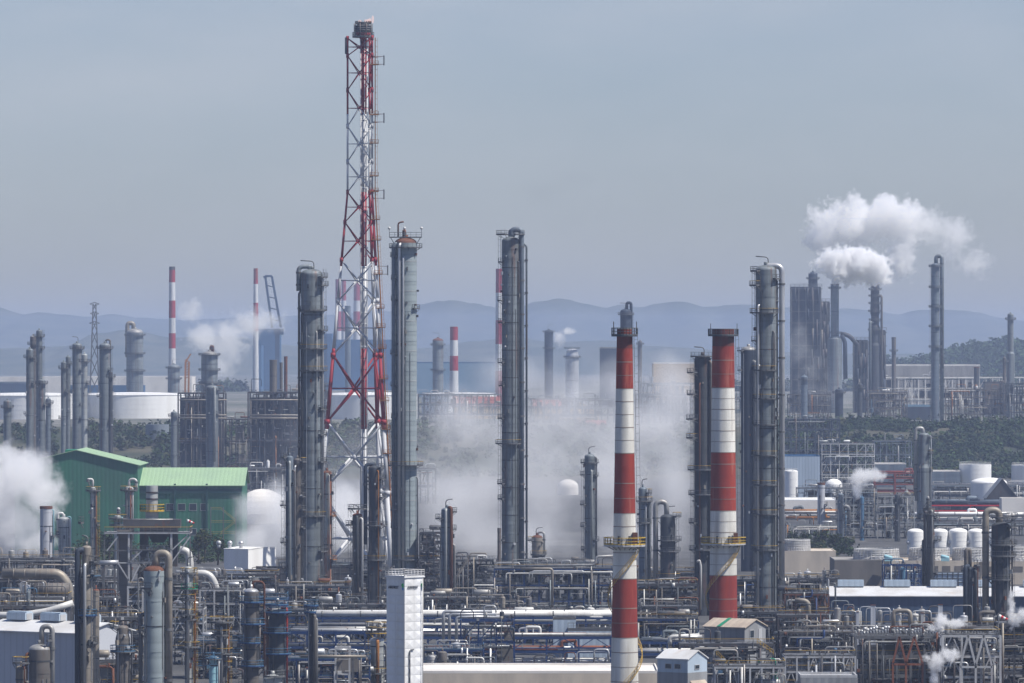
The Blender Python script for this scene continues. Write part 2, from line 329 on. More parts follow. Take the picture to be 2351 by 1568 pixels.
def column(label,x0,x1,yt,D,m='grey',z0=0,secs=None,top='dome',plats=(),goose=None,pipes=(),ladder=None,rings=8,lug=True,davit=False,cat='column',name='process_column',group=None,railm='rail',topplat=None,seam='dark',n=24,topm=None,skirt=None,parts=True,wd=.07):
    """secs: [(y,scale)...] lower sections wider/narrower; plats: (y,side,out,railm); goose: (side,reach_px,y_top,r_px,y_bottom,mat)"""
    px=(x0+x1)/2; cx=X(px,D); cy=D; R=S((x1-x0)/2,D); zt=Z(yt,D)
    t=thing(name,label,cat,cx,cy,z0,group)
    dome=.5*R if top=='dome' else 0
    def rad_at(z):
        r=R
        for y,k in (secs or []):
            if z<Z(y,D): r=R*k
        return r
    prof=[]; zs=[z0]
    cuts=sorted([Z(y,D) for y,k in (secs or []) if Z(y,D)>z0+1])
    prof=[(rad_at(z0+.01),z0)]
    for c in cuts: prof+= [(rad_at(c-.01),c-R*.35),(rad_at(c+.01),c+R*.35)]
    prof.append((R,zt-dome))
    mb=MB(); mb.lathe(cx,cy,prof,m,n)
    hh=zt-z0; rings=int(rings*max(1,hh/45))
    for i in range(rings):     # girth seams
        z=z0+hh*(i+.6)/rings; r=rad_at(z)
        if z<zt-dome-.5: mb.lathe(cx,cy,[(r,z-.12),(r+.05,z-.12),(r+.05,z+.12),(r,z+.12)],seam if i%3==0 else m,n)
    obj('shell',mb,t)
    hb=MB(); tm=topm or m
    if top=='dome':
        hb.lathe(cx,cy,dome_prof(R,zt-dome),tm,n); hb.tube([(cx,cy,zt-.3),(cx,cy,zt+.7)],R*.22,tm,8)
    else:
        hb.lathe(cx,cy,[(R*1.06,zt-.8),(R*1.06,zt),(R*.86,zt),(R*.86,zt-2),(.01,zt-2)],tm,n)
        hb.lathe(cx,cy,[(R,zt-.8),(R*1.06,zt-.8)],tm,n)
    obj('head' if top=='dome' else 'rim',hb,t)
    if not parts: return t
    if topplat:
        side,out,ym=topplat[:3]; platform(t,cx,cy,Z(ym,D),R*.9,side,out,railm if len(topplat)<4 else topplat[3])
    for p in plats:
        y,side=p[0],p[1]; out=p[2] if len(p)>2 else 1.3; rm=p[3] if len(p)>3 else railm
        platform(t,cx,cy,Z(y,D),rad_at(Z(y,D)),side,out,rm,deck=p[4] if len(p)>4 else 'steel',wd=wd)
    if ladder:
        s=1 if ladder=='R' else -1; lm='yellow' if railm=='yellow' else 'rail'
        a=(-.35 if s>0 else PI+.35); c,sn=math.cos(a),math.sin(a); r=rad_at(z0)+.45; lb=MB()
        ys=sorted([Z(p[0],D) for p in plats]+[zt-1]) or [zt]
        prev=z0+1
        for z in ys:
            if z-prev>2: lb.ladder((cx+r*c,cy+r*sn,prev),(cx+r*c,cy+r*sn,z+1),lm,out=(c,sn))
            prev=z
        if lb.v: obj('ladder',lb,t)
    gl=[goose] if goose and not isinstance(goose[0],tuple) else (goose or [])
    for g in gl:
        side,reach,ytop,rp,yb,gm=g; s=1 if side=='R' else -1; r=S(rp,D); xo=cx+s*S(reach,D)
        zb=max(z0,Z(yb,D)); pth=bend([(cx+s*R*.15,cy,zt-.4),(cx+s*R*.15,cy,Z(ytop,D)),(xo,cy-.3,Z(ytop,D)),(xo,cy-.3,zb)],max(r*2.4,1.2),6)
        g_=MB(); g_.tube(pth,r,gm,12); nb=max(2,int((Z(ytop,D)-zb)/9))
        for i in range(nb):
            z=zb+(Z(ytop,D)-zb)*(i+.5)/nb; g_.beam((cx,cy,z),(xo,cy-.3,z),.25,'steel'); g_.beam((cx+s*rad_at(z)*.8,cy,z-2),(xo,cy-.3,z),.16,'steel')
            g_.lathe(xo,cy-.3,[(r,z-.25),(r+.12,z-.25),(r+.12,z+.25),(r,z+.25)],'steel',10)
        obj('overhead_pipe',g_,t)
    for p in pipes:   # (angle, ytop, ybot, r_m, mat)
        a,y1,y2,r,pm=p; zt2=min(Z(y1,D),zt); rr=rad_at(z0)+r+.25; x=cx+rr*math.cos(a); y=cy+rr*math.sin(a); zb=max(z0,Z(y2,D))
        pb=MB(); q=(cx+R*.6*math.cos(a),cy+R*.6*math.sin(a),zt2)
        pb.tube(bend([q,(x,y,zt2),(x,y,zb)],.9,4),r,pm,8)
        for i in range(int((zt2-zb)/8)): z=zb+8*i+3; pb.beam((cx+R*.8*math.cos(a),cy+R*.8*math.sin(a),z),(x,y,z),.18,'steel')
        obj('riser_pipe',pb,t)
    if davit:
        db=MB(); s=1 if davit=='R' else -1
        db.tube(bend([(cx-s*R*.2,cy,zt-1),(cx-s*R*.2,cy,zt+S(14,D)*.6+1),(cx+s*R*1.0,cy,zt+S(14,D)*.6+1.2)],.9,4),.13,'rail',6); obj('davit',db,t)
    if D<2300 and hh>14:
        cb=MB(); rr_=rad_at(z0)
        for k in range(4):
            a=random.uniform(-PI*.92,-.08); q=rr_+.12; za=z0+hh*random.uniform(0,.35); zb=z0+hh*random.uniform(.6,.98); cb.beam((cx+q*math.cos(a),cy+q*math.sin(a),za),(cx+q*math.cos(a),cy+q*math.sin(a),zb),.11,random.choice(('alu','steel','dark','rail','beigedark')))
        for k in range(int(hh/5)):
            a=random.uniform(-PI*.95,-.05); z=z0+hh*random.uniform(.1,.97); q=rad_at(z)+.3; cb.box(cx+q*math.cos(a),cy+q*math.sin(a),z,random.uniform(.3,.8),.4,random.uniform(.3,1.2),random.choice(('alu','steel','dark','beige','rust')),a)
        obj('conduit',cb,t,kind='stuff')
        ys=sorted([p[0] for p in plats]+[yt,min(HY+(H-z0)*F/D,1560)])
        for ya,yb_ in zip(ys,ys[1:]):
            gap=(yb_-ya)*D/F
            if gap>13:
                for k in range(int(gap/11)):
                    yy=ya+(yb_-ya)*(k+.5+random.uniform(-.2,.2))/int(gap/11); sd_=ladder or random.choice('LR'); a0=-.7 if sd_=='R' else PI-.3
                    platform(t,cx,cy,Z(yy,D),rad_at(Z(yy,D)),(a0,a0+1.0),random.uniform(.8,1.3),'rail' if random.random()<.7 else 'yellow')
    if lug:
        for i in range(min(7,max(3,int(hh/10)))):
            nb=MB(); z=z0+hh*random.uniform(.15,.97); a=random.uniform(-PI*.95,-.05); r=rad_at(z); c,s=math.cos(a),math.sin(a)
            q=random.uniform(.18,.4); nb.tube([(cx+r*.9*c,cy+r*.9*s,z),(cx+(r+.5)*c,cy+(r+.5)*s,z)],q,random.choice([m,'alu','steel']),8); obj('nozzle',nb,t)
    return t
def chimney(label,x0t,x1t,x0b,x1b,yt,yb,D,bands,plat,stair,name='striped_chimney',topm='dark',n=40,group=None,detail=True,z0=0):
    # bands (y_from,y_to,mat) ; radius linear between the two measured rows
    def R(z): 
        y=HY-(z-H)*F/D; k=(y-yt)/(yb-yt); return S(((x1t-x0t)*(1-k)+(x1b-x0b)*k)/2,D)
    px=(x0b+x1b)/2; cx=X(px,D); cy=D; zt=Z(yt,D)
    t=thing(name,label,'chimney',cx,cy,z0,group)
    for i,(a,b,m) in enumerate(bands):
        za,zb=Z(a,D),max(z0,Z(b,D)); mb=MB(); k=max(1,int((za-zb)/2.4)); prof=[]
        for j in range(k+1): z=zb+(za-zb)*j/k; prof.append((R(z),z))
        mb.lathe(cx,cy,prof,m,n)
        if detail:
            for j in range(1,k+1):
                z=zb+(za-zb)*j/k-.02; r=R(z); w9=.05 if j%2 else .08; mb.lathe(cx,cy,[(r-.02,z-w9),(r+.03,z-w9),(r+.03,z+w9),(r-.02,z+w9)],'chjoint' if j%3 or 'white' in m else m,n)
        obj('band',mb,t)
    r=R(zt); mb=MB(); mb.lathe(cx,cy,[(r,zt),(r*.8,zt),(r*.8,zt-4),(.01,zt-4)],topm,n); obj('rim',mb,t)
    if detail:
        o=plat['top']; zo=Z(o[0],D); rr=R(zo); pt=MB(); pt.arc(cx,cy,rr*.98,rr+o[1],zo,.3,-PI,PI,'dark'); q=obj('platform',pt,t,label='dark steel ring platform at the chimney mouth')
        rl=MB(); rl.arcrail(cx,cy,rr+o[1]-.05,zo,-PI,PI,'rail',1.35,.11,.6)
        for a in(-2.6,-.5,.4,2.5): rl.beam((cx+(rr+o[1])*math.cos(a),cy+(rr+o[1])*math.sin(a),zo),(cx+(rr+o[1])*math.cos(a),cy+(rr+o[1])*math.sin(a),zo+2.6),.09,'dark')
        obj('railing',rl,q); cb=MB(); cb.lathe(cx,cy,[(rr+.05,zo),(rr+.05,zt+.02),(rr-.1,zt+.02)],'dark',n); obj('collar',cb,t)
        o=plat['low']; zo=Z(o[0],D); rr=R(zo); pt=MB(); pt.arc(cx,cy,rr*.98,rr+o[1],zo,.35,-PI,PI,'steelwhite')
        for i in range(16): a=2*PI*i/16; pt.beam((cx+rr*math.cos(a),cy+rr*math.sin(a),zo-1),(cx+(rr+o[1]*.9)*math.cos(a),cy+(rr+o[1]*.9)*math.sin(a),zo-.2),.12,'steel')
        q=obj('platform',pt,t,label='broad ring platform with yellow railing')
        rl=MB(); rl.arcrail(cx,cy,rr+o[1]-.05,zo,-PI,PI,'yellowfull',1.35,.1,.8); obj('railing',rl,q)
        for a in(-2.0,-1.2,-.85): c,s=math.cos(a),math.sin(a); bx=MB(); bx.box(cx+(rr+.45)*c,cy+(rr+.45)*s,zo+.9,.5,.4,1.6,'dark',a); obj('instrument_box',bx,t)
        bx=MB(); bx.box(cx+rr*.9,cy-rr*.9,zo+1.3,1.0,.8,2.2,'rust'); obj('instrument_box',bx,t)
        # helical stair
        sb=MB(); z1=zo; a=stair[0]; za=z1; pts=[]
        while za>z0+.3: pts.append((a,za)); a-=stair[1]; za-=.62
        for i,(a,z) in enumerate(pts):
            r=R(z); c,s=math.cos(a),math.sin(a); p=Vector((cx+(r+.15)*c,cy+(r+.15)*s,z)); q2=Vector((cx+(r+.85)*c,cy+(r+.85)*s,z)); sb.beam(p,q2,.28,'steel',.05)
            if i:
                a2,z2=pts[i-1]; r2=R(z2); e=Vector((cx+(r2+.85)*math.cos(a2),cy+(r2+.85)*math.sin(a2),z2))
                for dz,wq in((0,.12),(.55,.05),(1.1,.07)): sb.beam(q2+Vector((0,0,dz)),e+Vector((0,0,dz)),wq,'yellow')
                sb.beam(q2,q2+Vector((0,0,1.1)),.05,'yellow')
        obj('spiral_stair',sb,t)
        lb=MB(); r=R(zt)+.3; zz=Z(plat['low'][0],D)+1
        k=8
        for i in range(k):
            za=zz+(zt-zz)*i/k; zb=zz+(zt-zz)*(i+1)/k; lb.ladder((cx+R(za)+.3,cy-.2,za),(cx+R(zb)+.3,cy-.2,zb),'rail',out=(1,0))
        obj('ladder',lb,t)
    return t
def frame(label,x0,x1,yt,D,depth=10,z0=0,levels=4,bays=4,m='steel',post=.35,brace=True,decks=True,railm='rail',fill=None,name='steel_structure',cat='structure',dense=1.0,mats=('grey','alu','beige','dark','aludull','pipewhite'),seed=1,roofrail=True,group=None,back='dull',rows=2,top=True,ntall=0):
    rnd=random.Random(seed); xa,xb=X(x0,D),X(x1,D); zt=Z(yt,D); W=xb-xa; hl=(zt-z0)/levels
    t=thing(name,label,cat,(xa+xb)/2,D,z0,group); near=D<1750; dense=dense*(2.0 if near else 1.1)
    for l in range(levels):                 # dark casings added to darken each storey's inside; cable trays too
        z=z0+hl*l+.15
        for k in range(max(1,int(W/(7 if near else 14)))):
            o=MB(); w_=rnd.uniform(1.5,4.5); h_=hl*rnd.uniform(.35,.8); x=rnd.uniform(xa+w_/2,max(xa+w_/2+.1,xb-w_/2)); y=D+depth*rnd.uniform(.1,.4)
            o.box(x,y,z+h_/2,w_,depth*.2,h_,rnd.choice(('dull','dark','darkblue','steel','concretedark','greywall'))); o.box(x,y,z+h_+.1,w_*.9,depth*.16,.2,'steel'); obj('casing',o,t)
        for k in range(2 if near else 1):
            o=MB(); zz=z0+hl*(l+1)-rnd.uniform(.6,1.8); y=D-depth*rnd.uniform(-.3,.45); a_=xa+W*rnd.uniform(0,.2); b_=xb-W*rnd.uniform(0,.2)
            o.tube([(a_,y,zz),(b_,y,zz)],rnd.uniform(.1,.32),rnd.choice(mats),7)
            for q_ in range(int((b_-a_)/3)): xx=a_+3*q_+rnd.random(); o.tube([(xx,y,zz),(xx,y,zz+.5)],.09,'alu',5); o.box(xx,y,zz+.6,.3,.3,.25,rnd.choice(('steel','alu','dark','red' if rnd.random()<.2 else 'steel')))
            obj('valve_line',o,t)
    fb=MB(); ys=[D-depth/2+depth*j/(rows-1) for j in range(rows)]
    for j,y in enumerate(ys):
        for i in range(bays+1): x=xa+W*i/bays; fb.beam((x,y,z0),(x,y,zt),post,m)
        for l in range(1,levels+1): z=z0+hl*l-.15; fb.beam((xa,y,z),(xb,y,z),post*.8,m,post)
    for i in range(bays+1):
        x=xa+W*i/bays
        for l in range(1,levels+1): z=z0+hl*l-.15; fb.beam((x,ys[0],z-.01),(x,ys[-1],z-.01),post*.7,m)
    obj('frame',fb,t)
    if brace:
        bb=MB()
        for i in range(bays):
            for l in range(levels):
                if rnd.random()<.45:
                    xa_=xa+W*i/bays; xb_=xa+W*(i+1)/bays; z=z0+hl*l; y=ys[0]
                    if rnd.random()<.5: bb.beam((xa_,y,z),((xa_+xb_)/2,y,z+hl),post*.55,m); bb.beam((xb_,y,z),((xa_+xb_)/2,y,z+hl),post*.55,m)
                    else: bb.beam((xa_,y,z),(xb_,y,z+hl),post*.55,m)
        if bb.v: obj('brace',bb,t)
    for l in range(1,levels+1):
        z=z0+hl*l
        if l==levels and not top: break
        if decks:
            db=MB(); db.box((xa+xb)/2,D,z+.06,W,depth*.96,.12,'steel'); d=obj('deck',db,t)
            rb=MB(); rb.rails([(xa,ys[0]-.1,z+.12),(xb,ys[0]-.1,z+.12),(xb,ys[-1],z+.12)],railm if rnd.random()<.75 else 'yellow',1.1,.07,2); obj('railing',rb,d)
    for l in range(levels+(1 if top else 0)):
        z=z0+hl*l+.15; n=int(dense*W/4.5*rnd.uniform(.7,1.2))
        for k in range(n):
            x=rnd.uniform(xa+.5,xb-.5); y=D+rnd.uniform(-.42,.42)*depth; q=rnd.random(); mm=rnd.choice(mats); mb=MB(); hh=hl*(.85 if l<levels else .6)
            if q<.2:
                r=rnd.uniform(.4,.95); h=rnd.uniform(.5,.95)*hh; mb.lathe(x,y,[(r*.8,z),(r,z+.3),(r,z+h-.4*r)]+dome_prof(r,z+h-.4*r,.4)[1:],mm,14); mb.tube([(x,y,z+h-.1),(x,y,z+h+.5)],r*.2,mm,6); obj('vessel',mb,t)
            elif q<.36:
                r=rnd.uniform(.35,.75); l_=rnd.uniform(2,4.5); zz=z+r+.5; mb.drum((x-l_/2,y,zz),(x+l_/2,y,zz),r,mm,12)
                for s in(-.3,.3): mb.box(x+s*l_,y,z+(zz-z)/2-.2,.3,r*1.2,zz-z-.1,'concretegrey')
                obj('exchanger',mb,t)
            else:
                r=rnd.uniform(.07,.2); h=rnd.uniform(.4,1.0)*hh; l_=rnd.uniform(2,7)*rnd.choice((-1,1)); x2=min(max(x+l_,xa),xb)
                mb.tube(bend([(x,y,z),(x,y,z+h),(x2,y,z+h),(x2,y,z+h*rnd.uniform(.1,.6))],.7,3),r,mm,7); obj('pipe',mb,t)
    sp=MB(); sp_n=int(W*(zt-z0)*(.85 if near else .2)); lw=.055 if near else .14; pal=('alu','steel','dark','beige','aludull','rail','dull','rust','bluelight' if m in('blue','steelwhite') else 'steel','pipewhite')
    for k in range(sp_n):                  # the uncountable small bore piping and conduit
        x=rnd.uniform(xa,xb); y=D-depth/2-.6+rnd.random()**1.6*depth; z=z0+rnd.random()*(zt-z0+1.0); mm=rnd.choice(pal); q=rnd.random(); l=rnd.uniform(.8,4.5)
        if q<.4: sp.beam((x,y,z),(x,y,min(zt+1,z+l)),rnd.uniform(1,2.2)*lw,mm)
        elif q<.75: sp.beam((x,y,z),(min(xb,x+l),y,z),rnd.uniform(1,2.4)*lw,mm)
        elif q<.9:
            h_=rnd.uniform(.25,.8); sp.box(x,y,z,h_*rnd.uniform(.6,1.4),h_*.8,h_,mm)
        else: sp.tube([(x,y,z),(x,y,z+rnd.uniform(.4,1.2))],rnd.uniform(.15,.4),mm,7)
    if sp.f: obj('small_piping',sp,t,kind='stuff')
    for k in range(int(dense*W/3)):       # long vertical risers and runs at the face
        mb=MB(); mm=rnd.choice(mats); r=rnd.uniform(.1,.26)
        if rnd.random()<.5:
            x=rnd.uniform(xa,xb); mb.tube([(x,ys[0]-.5,z0),(x,ys[0]-.5,z0+(zt-z0)*rnd.uniform(.5,1.08))],r,mm,7)
        else:
            z=z0+hl*rnd.randint(1,levels)-rnd.uniform(.5,1.6); x=rnd.uniform(xa,xb-W*.3); x2=min(xb,x+W*rnd.uniform(.25,.7)); mb.tube(bend([(x,ys[0]-.4,z-rnd.uniform(1,3)),(x,ys[0]-.4,z),(x2,ys[0]-.4,z),(x2,ys[0]-.4,z+rnd.uniform(-3,2))],.6,3),r,mm,7)
        obj('pipe',mb,t)
    if roofrail and top: pass
    return t
def rack(label,x0,x1,D,tiers,m='blue',z0=0,depth=6,step=6,pm=('pipewhite','alu','aludull','grey'),seed=1,name='pipe_rack',np=6,rr=(.15,.42),post=.35,brace=True,truss=False,slope=0,group=None):
    """tiers: picture rows of each pipe deck at distance D"""
    rnd=random.Random(seed); xa,xb=X(x0,D),X(x1,D); t=thing(name,label,'pipe rack',(xa+xb)/2,D,z0,group); zs=[Z(y,D) for y in tiers]; zt=max(zs)
    fb=MB(); n=max(1,int((xb-xa)/step))
    for i in range(n+1):
        x=xa+(xb-xa)*i/n
        for y in(D-depth/2,D+depth/2): fb.beam((x,y,z0),(x,y,zt+.3),post,m)
        for z in zs: fb.beam((x,D-depth/2,z),(x,D+depth/2,z),post,m)
        if brace and i<n and i%3==1:
            x2=xa+(xb-xa)*(i+1)/n
            fb.beam((x,D-depth/2,z0),((x+x2)/2,D-depth/2,min(zs)-.3),.22,m); fb.beam((x2,D-depth/2,z0),((x+x2)/2,D-depth/2,min(zs)-.3),.22,m)
    for z in zs:
        for y in(D-depth/2,D+depth/2): fb.beam((xa,y,z-.02),(xb,y,z-.02),.3,m,.55)
    if truss:
        for z in zs[:1]:
            for i in range(n*2): fb.beam((xa+(xb-xa)*i/n/2,D-depth/2,z-(0 if i%2 else 2.2)),(xa+(xb-xa)*(i+1)/n/2,D-depth/2,z-(2.2 if i%2 else 0)),.18,m)
            fb.beam((xa,D-depth/2,z-2.2),(xb,D-depth/2,z-2.2),.3,m)
    obj('frame',fb,t)
    for z in zs:
        for k in range(np):
            r=rnd.uniform(*rr); y=D-depth/2+.5+(depth-1)*(k+.5)/np; a=xa+(0 if rnd.random()<.6 else rnd.uniform(0,.3)*(xb-xa)); b=xb-(0 if rnd.random()<.6 else rnd.uniform(0,.3)*(xb-xa))
            mb=MB(); mm=rnd.choice(pm); pth=[(a,y,z+.25+r),(b,y,z+.25+r)]
            if rnd.random()<.35:
                xm=rnd.uniform(a+(b-a)*.2,b-(b-a)*.2); pth=bend([pth[0],(xm,y,z+.25+r),(xm,y,z+.25+r+rnd.choice((1.2,1.6))),(xm+3,y,z+1.8+r),(xm+3,y,z+.25+r),pth[1]],.5,3)
            mb.tube(pth,r,mm,8)
            for q in range(int((b-a)/9)):
                x=a+(q+.5)*9; mb.tube([(x,y,z+.25+r),(x+.25,y,z+.25+r)],r*1.15,'steel',8)
            obj('pipe',mb,t)
    return t
def shed(label,x0,x1,ye,D,wall='greywall',roof='whiteroof',rot=0,wid=None,dep=12,z0=0,rise=1.6,name='shed',cat='building',windows=(),vents=0,ventm='bluegreywall',trim=None,door=None,ridge_dir='X',ov=.5,wc='glass'):
    """gabled shed; its left-front corner column x0, right end x1 (front face), eaves row ye"""
    xa,xb=X(x0,D),X(x1,D); W=wid or (xb-xa); ze=Z(ye,D); cxx=(xa+xb)/2; cyy=D+dep/2
    t=thing(name,label,cat,cxx,cyy,z0); t['_o']=(0,0,0)
    w2,d2=W/2,dep/2; h=ze-z0
    def P(mb,nm,par,**k):
        o=obj(nm,mb,par,**k); return o
    mb=MB()
    if ridge_dir=='X':
        for s in(-1,1): mb.poly([(-w2,s*d2,0),(w2,s*d2,0),(w2,s*d2,h),(-w2,s*d2,h)][::-s],wall)
        for s in(-1,1): mb.poly([(s*w2,-d2,0),(s*w2,d2,0),(s*w2,d2,h),(s*w2,0,h+rise),(s*w2,-d2,h)][::s],wall)
    else:
        for s in(-1,1): mb.poly([(s*w2,-d2,0),(s*w2,d2,0),(s*w2,d2,h),(s*w2,-d2,h)][::s],wall)
        for s in(-1,1): mb.poly([(-w2,s*d2,0),(w2,s*d2,0),(w2,s*d2,h),(0,s*d2,h+rise),(-w2,s*d2,h)][::-s],wall)
    P(mb,'wall',t)
    mb=MB(); th=.22
    if ridge_dir=='X':
        for s in(-1,1):
            k=rise/d2; a=[(-w2-ov,s*(d2+ov),h-k*ov),(w2+ov,s*(d2+ov),h-k*ov),(w2+ov,0,h+rise),(-w2-ov,0,h+rise)]
            b=len(mb.v); mb.v+=[(x,y,z+.03) for x,y,z in a]+[(x,y,z+.03+th) for x,y,z in a]
            for q in((3,2,1,0),(4,5,6,7),(0,1,5,4),(1,2,6,5),(2,3,7,6),(3,0,4,7)): mb.face(tuple(b+i for i in q),roof)
    else:
        for s in(-1,1):
            k=rise/w2; a=[(s*(w2+ov),-d2-ov,h-k*ov),(s*(w2+ov),d2+ov,h-k*ov),(0,d2+ov,h+rise),(0,-d2-ov,h+rise)]
            b=len(mb.v); mb.v+=[(x,y,z+.03) for x,y,z in a]+[(x,y,z+.03+th) for x,y,z in a]
            for q in((3,2,1,0),(4,5,6,7),(0,1,5,4),(1,2,6,5),(2,3,7,6),(3,0,4,7)): mb.face(tuple(b+i for i in q),roof)
    rf=P(mb,'roof',t)
    if trim:
        mb=MB(); mb.box(0,-d2-.06,h-.4,W+.1,.1,.7,trim); P(mb,'trim',t)
    for face,u,zz,ww,wh in windows:   # u metres from face centre, zz above base
        wb=MB()
        if face=='F': wb.box(u,-d2-.02,zz,ww,.1,wh,wc); fr=(u,-d2-.06,ww,wh)
        else: wb.box(w2+.02,u,zz,.1,ww,wh,wc)
        o=P(wb,'window',t); fb=MB()
        for s in(-1,1):
            if face=='F': fb.box(u+s*ww/2,-d2-.05,zz,.1,.16,wh+.1,'steelwhite'); fb.box(u,-d2-.05,zz+s*wh/2,ww,.14,.1,'steelwhite')
            else: fb.box(w2+.05,u+s*ww/2,zz,.16,.1,wh+.1,'steelwhite'); fb.box(w2+.05,u,zz+s*wh/2,.14,ww,.1,'steelwhite')
        P(fb,'window_frame',o)
    for i in range(vents):
        vb=MB(); x=-w2+W*(i+.5)/vents; l=W/vents*.56
        vb.box(x,-.6,h+rise+.95,l,2.4,1.4,ventm); vb.box(x,-.6,h+rise+1.77,l,1.7,.25,ventm)
        for s in(-1,1): vb.box(x+s*(l/2+.03),-.6,h+rise+.9,.1,1.7,1.2,'steelwhite')
        P(vb,'roof_vent',t)
    t.rotation_euler=(0,0,rot); t['_o']=(cxx,cyy,z0); return t
def tank(label,x0,x1,yt,D,z0=0,m='tank',top='dome',k=.25,group=None,rail=True,n=32,name='storage_tank',stair=True,yb=None):
    cx=X((x0+x1)/2,D); R=S((x1-x0)/2,D); zt=Z(yt,D); t=thing(name,label,'tank',cx,D,z0,group)
    mb=MB(); mb.lathe(cx,D,[(R,z0),(R,zt)],m,n)
    for i in range(1,5): z=z0+(zt-z0)*i/5; mb.lathe(cx,D,[(R,z-.05),(R+.05,z-.05),(R+.05,z+.05),(R,z+.05)],m,n)
    obj('shell',mb,t); mb=MB()
    if top=='dome': mb.lathe(cx,D,[(R*1.01,zt-.05)]+[(R*math.cos(PI/2*i/6)+.001,zt+R*k*math.sin(PI/2*i/6)) for i in range(7)],m,n)
    else: mb.lathe(cx,D,[(R,zt),(R*.98,zt),(R*.98,zt-1),(.01,zt-1)],m,n)
    obj('roof',mb,t)
    if rail: mb=MB(); mb.arcrail(cx,D,R*.98,zt+.05,-PI,PI,'railwhite' if 'tank'==m else 'rail',1.1,.08,2.5); obj('railing',mb,t)
    if stair:
        mb=MB(); k2=int((zt-z0)/.5); a=-2.4
        for i in range(k2):
            z=z0+.5*i; a+=.6/R; c,s=math.cos(a),math.sin(a); mb.beam((cx+R*c,D+R*s,z),(cx+(R+1)*c,D+(R+1)*s,z),.3,'rail',.05); mb.beam((cx+(R+1)*c,D+(R+1)*s,z),(cx+(R+1)*c,D+(R+1)*s,z+1.1),.05,'rail')
        obj('stair',mb,t)
    return t
def foliage(mb,c,rx,ry,rz,n,sz,ms,rnd):
    # leaf clumps spread through a lumpy volume
    for i in range(n):
        v=Vector((rnd.gauss(0,1),rnd.gauss(0,1),rnd.gauss(0,1))).normalized()*(rnd.random()**.42)
        nn=1+.35*noise.noise(v*2.3+Vector(c)*.13)
        p=Vector((c[0]+v.x*rx*nn,c[1]+v.y*ry*nn,c[2]+v.z*rz*nn)); m=rnd.choice(ms)
        for k in range(3):
            q=p+Vector((rnd.uniform(-1,1),rnd.uniform(-1,1),rnd.uniform(-1,1)))*sz; a=Vector((rnd.uniform(-1,1),rnd.uniform(-1,1),rnd.uniform(-.6,.6))).normalized()*sz*rnd.uniform(.6,1.2)
            b=Vector((rnd.uniform(-1,1),rnd.uniform(-1,1),rnd.uniform(-.2,1))).normalized()*sz*rnd.uniform(.5,1.0); bi=len(mb.v)
            mb.v+=[tuple(q-a),tuple(q+b*.8-a*.2),tuple(q+a),tuple(q-b)]; mb.face((bi,bi+1,bi+2,bi+3),m)
def tree(label,px,yt,yb,w,D,ms=('leaf','leafolive'),z0=None,name='broadleaf_tree',group=None,seed=0,n=260):
    rnd=random.Random(seed+int(px)); x=X(px,D); zt=Z(yt,D); z0=gz(x,D) if z0 is None else z0; R=S(w/2,D); t=thing(name,label,'tree',x,D,z0,group)
    hh=zt-z0; mb=MB(); mb.tube([(x,D,z0),(x+.2,D,z0+hh*.35),(x,D,z0+hh*.7)],[.35,.25,.1],'bark',7)
    for k in range(6):
        a=rnd.uniform(0,6.28); z=z0+hh*rnd.uniform(.25,.5); mb.tube([(x,D,z),(x+math.cos(a)*R*.6,D+math.sin(a)*R*.6,z+hh*.25)],[.14,.05],'bark',5)
    obj('trunk',mb,t); mb=MB()
    for k in range(7):
        a=rnd.uniform(0,6.28); q=rnd.uniform(.2,.55); foliage(mb,(x+math.cos(a)*R*q,D+math.sin(a)*R*q,z0+hh*rnd.uniform(.45,.8)),R*.5,R*.5,hh*.2,n//7,.45,ms,rnd)
    obj('crown',mb,t); return t
def wood(name,label,pts,D0,D1,ms,n,sz,seed,hmax=5,kind='stuff',zbase=None):
    """far-off scrub or wood read as one mass; pts: (x0,x1) picture span at D0..D1"""
    rnd=random.Random(seed); mb=MB(); k=0
    while k<n:
        D=rnd.uniform(D0,D1); px=rnd.uniform(*pts); x=X(px,D)
        if noise.noise(Vector((x*.03,D*.02,seed)))<-.28: k+=1; continue
        z=(gz(x,D) if zbase is None else zbase(px,D)); h=(.35+.8*rnd.random()**2)*hmax; R=h*rnd.uniform(.4,.95)
        foliage(mb,(x,D,z+h*.45),R,R,h*.55,15,sz*rnd.uniform(.7,1.15),[rnd.choice(tuple(ms)+('leafdeep','leaf','leafbright' if rnd.random()<.35 else 'leafdeep'))],rnd); k+=1
    o=obj(name,mb); o['kind']='stuff'
    if label: o['label']=label; o['category']='vegetation'
    return o
# ---------------------------------------------------------------- the two striped chimneys
chimney('nearer striped chimney, its white foot cut by the lower edge of the picture',1418,1454,1404,1464,770,1463,1105,
  [(755,800,'chsoot'),(800,892,'chred'),(892,1040,'chwhite'),(1040,1178,'chred'),(1178,1328,'chwhite'),(1328,1463,'chred'),(1463,1700,'chwhite')],
  {'top':(769,1.05),'low':(1250,1.85)},(-.15,.175),group='red and white striped chimneys')
chimney('wider striped chimney rising behind the grey tin house, lowest visible band red',1639,1689,1628,1693,770,1428,1290,
  [(755,795,'chsoot'),(795,890,'chred'),(890,1038,'chwhite'),(1038,1172,'chred'),(1172,1320,'chwhite'),(1320,1428,'chred'),(1428,1700,'chwhite')],
  {'top':(769,1.0),'low':(1247,2.1)},(-.1,.15),group='red and white striped chimneys')
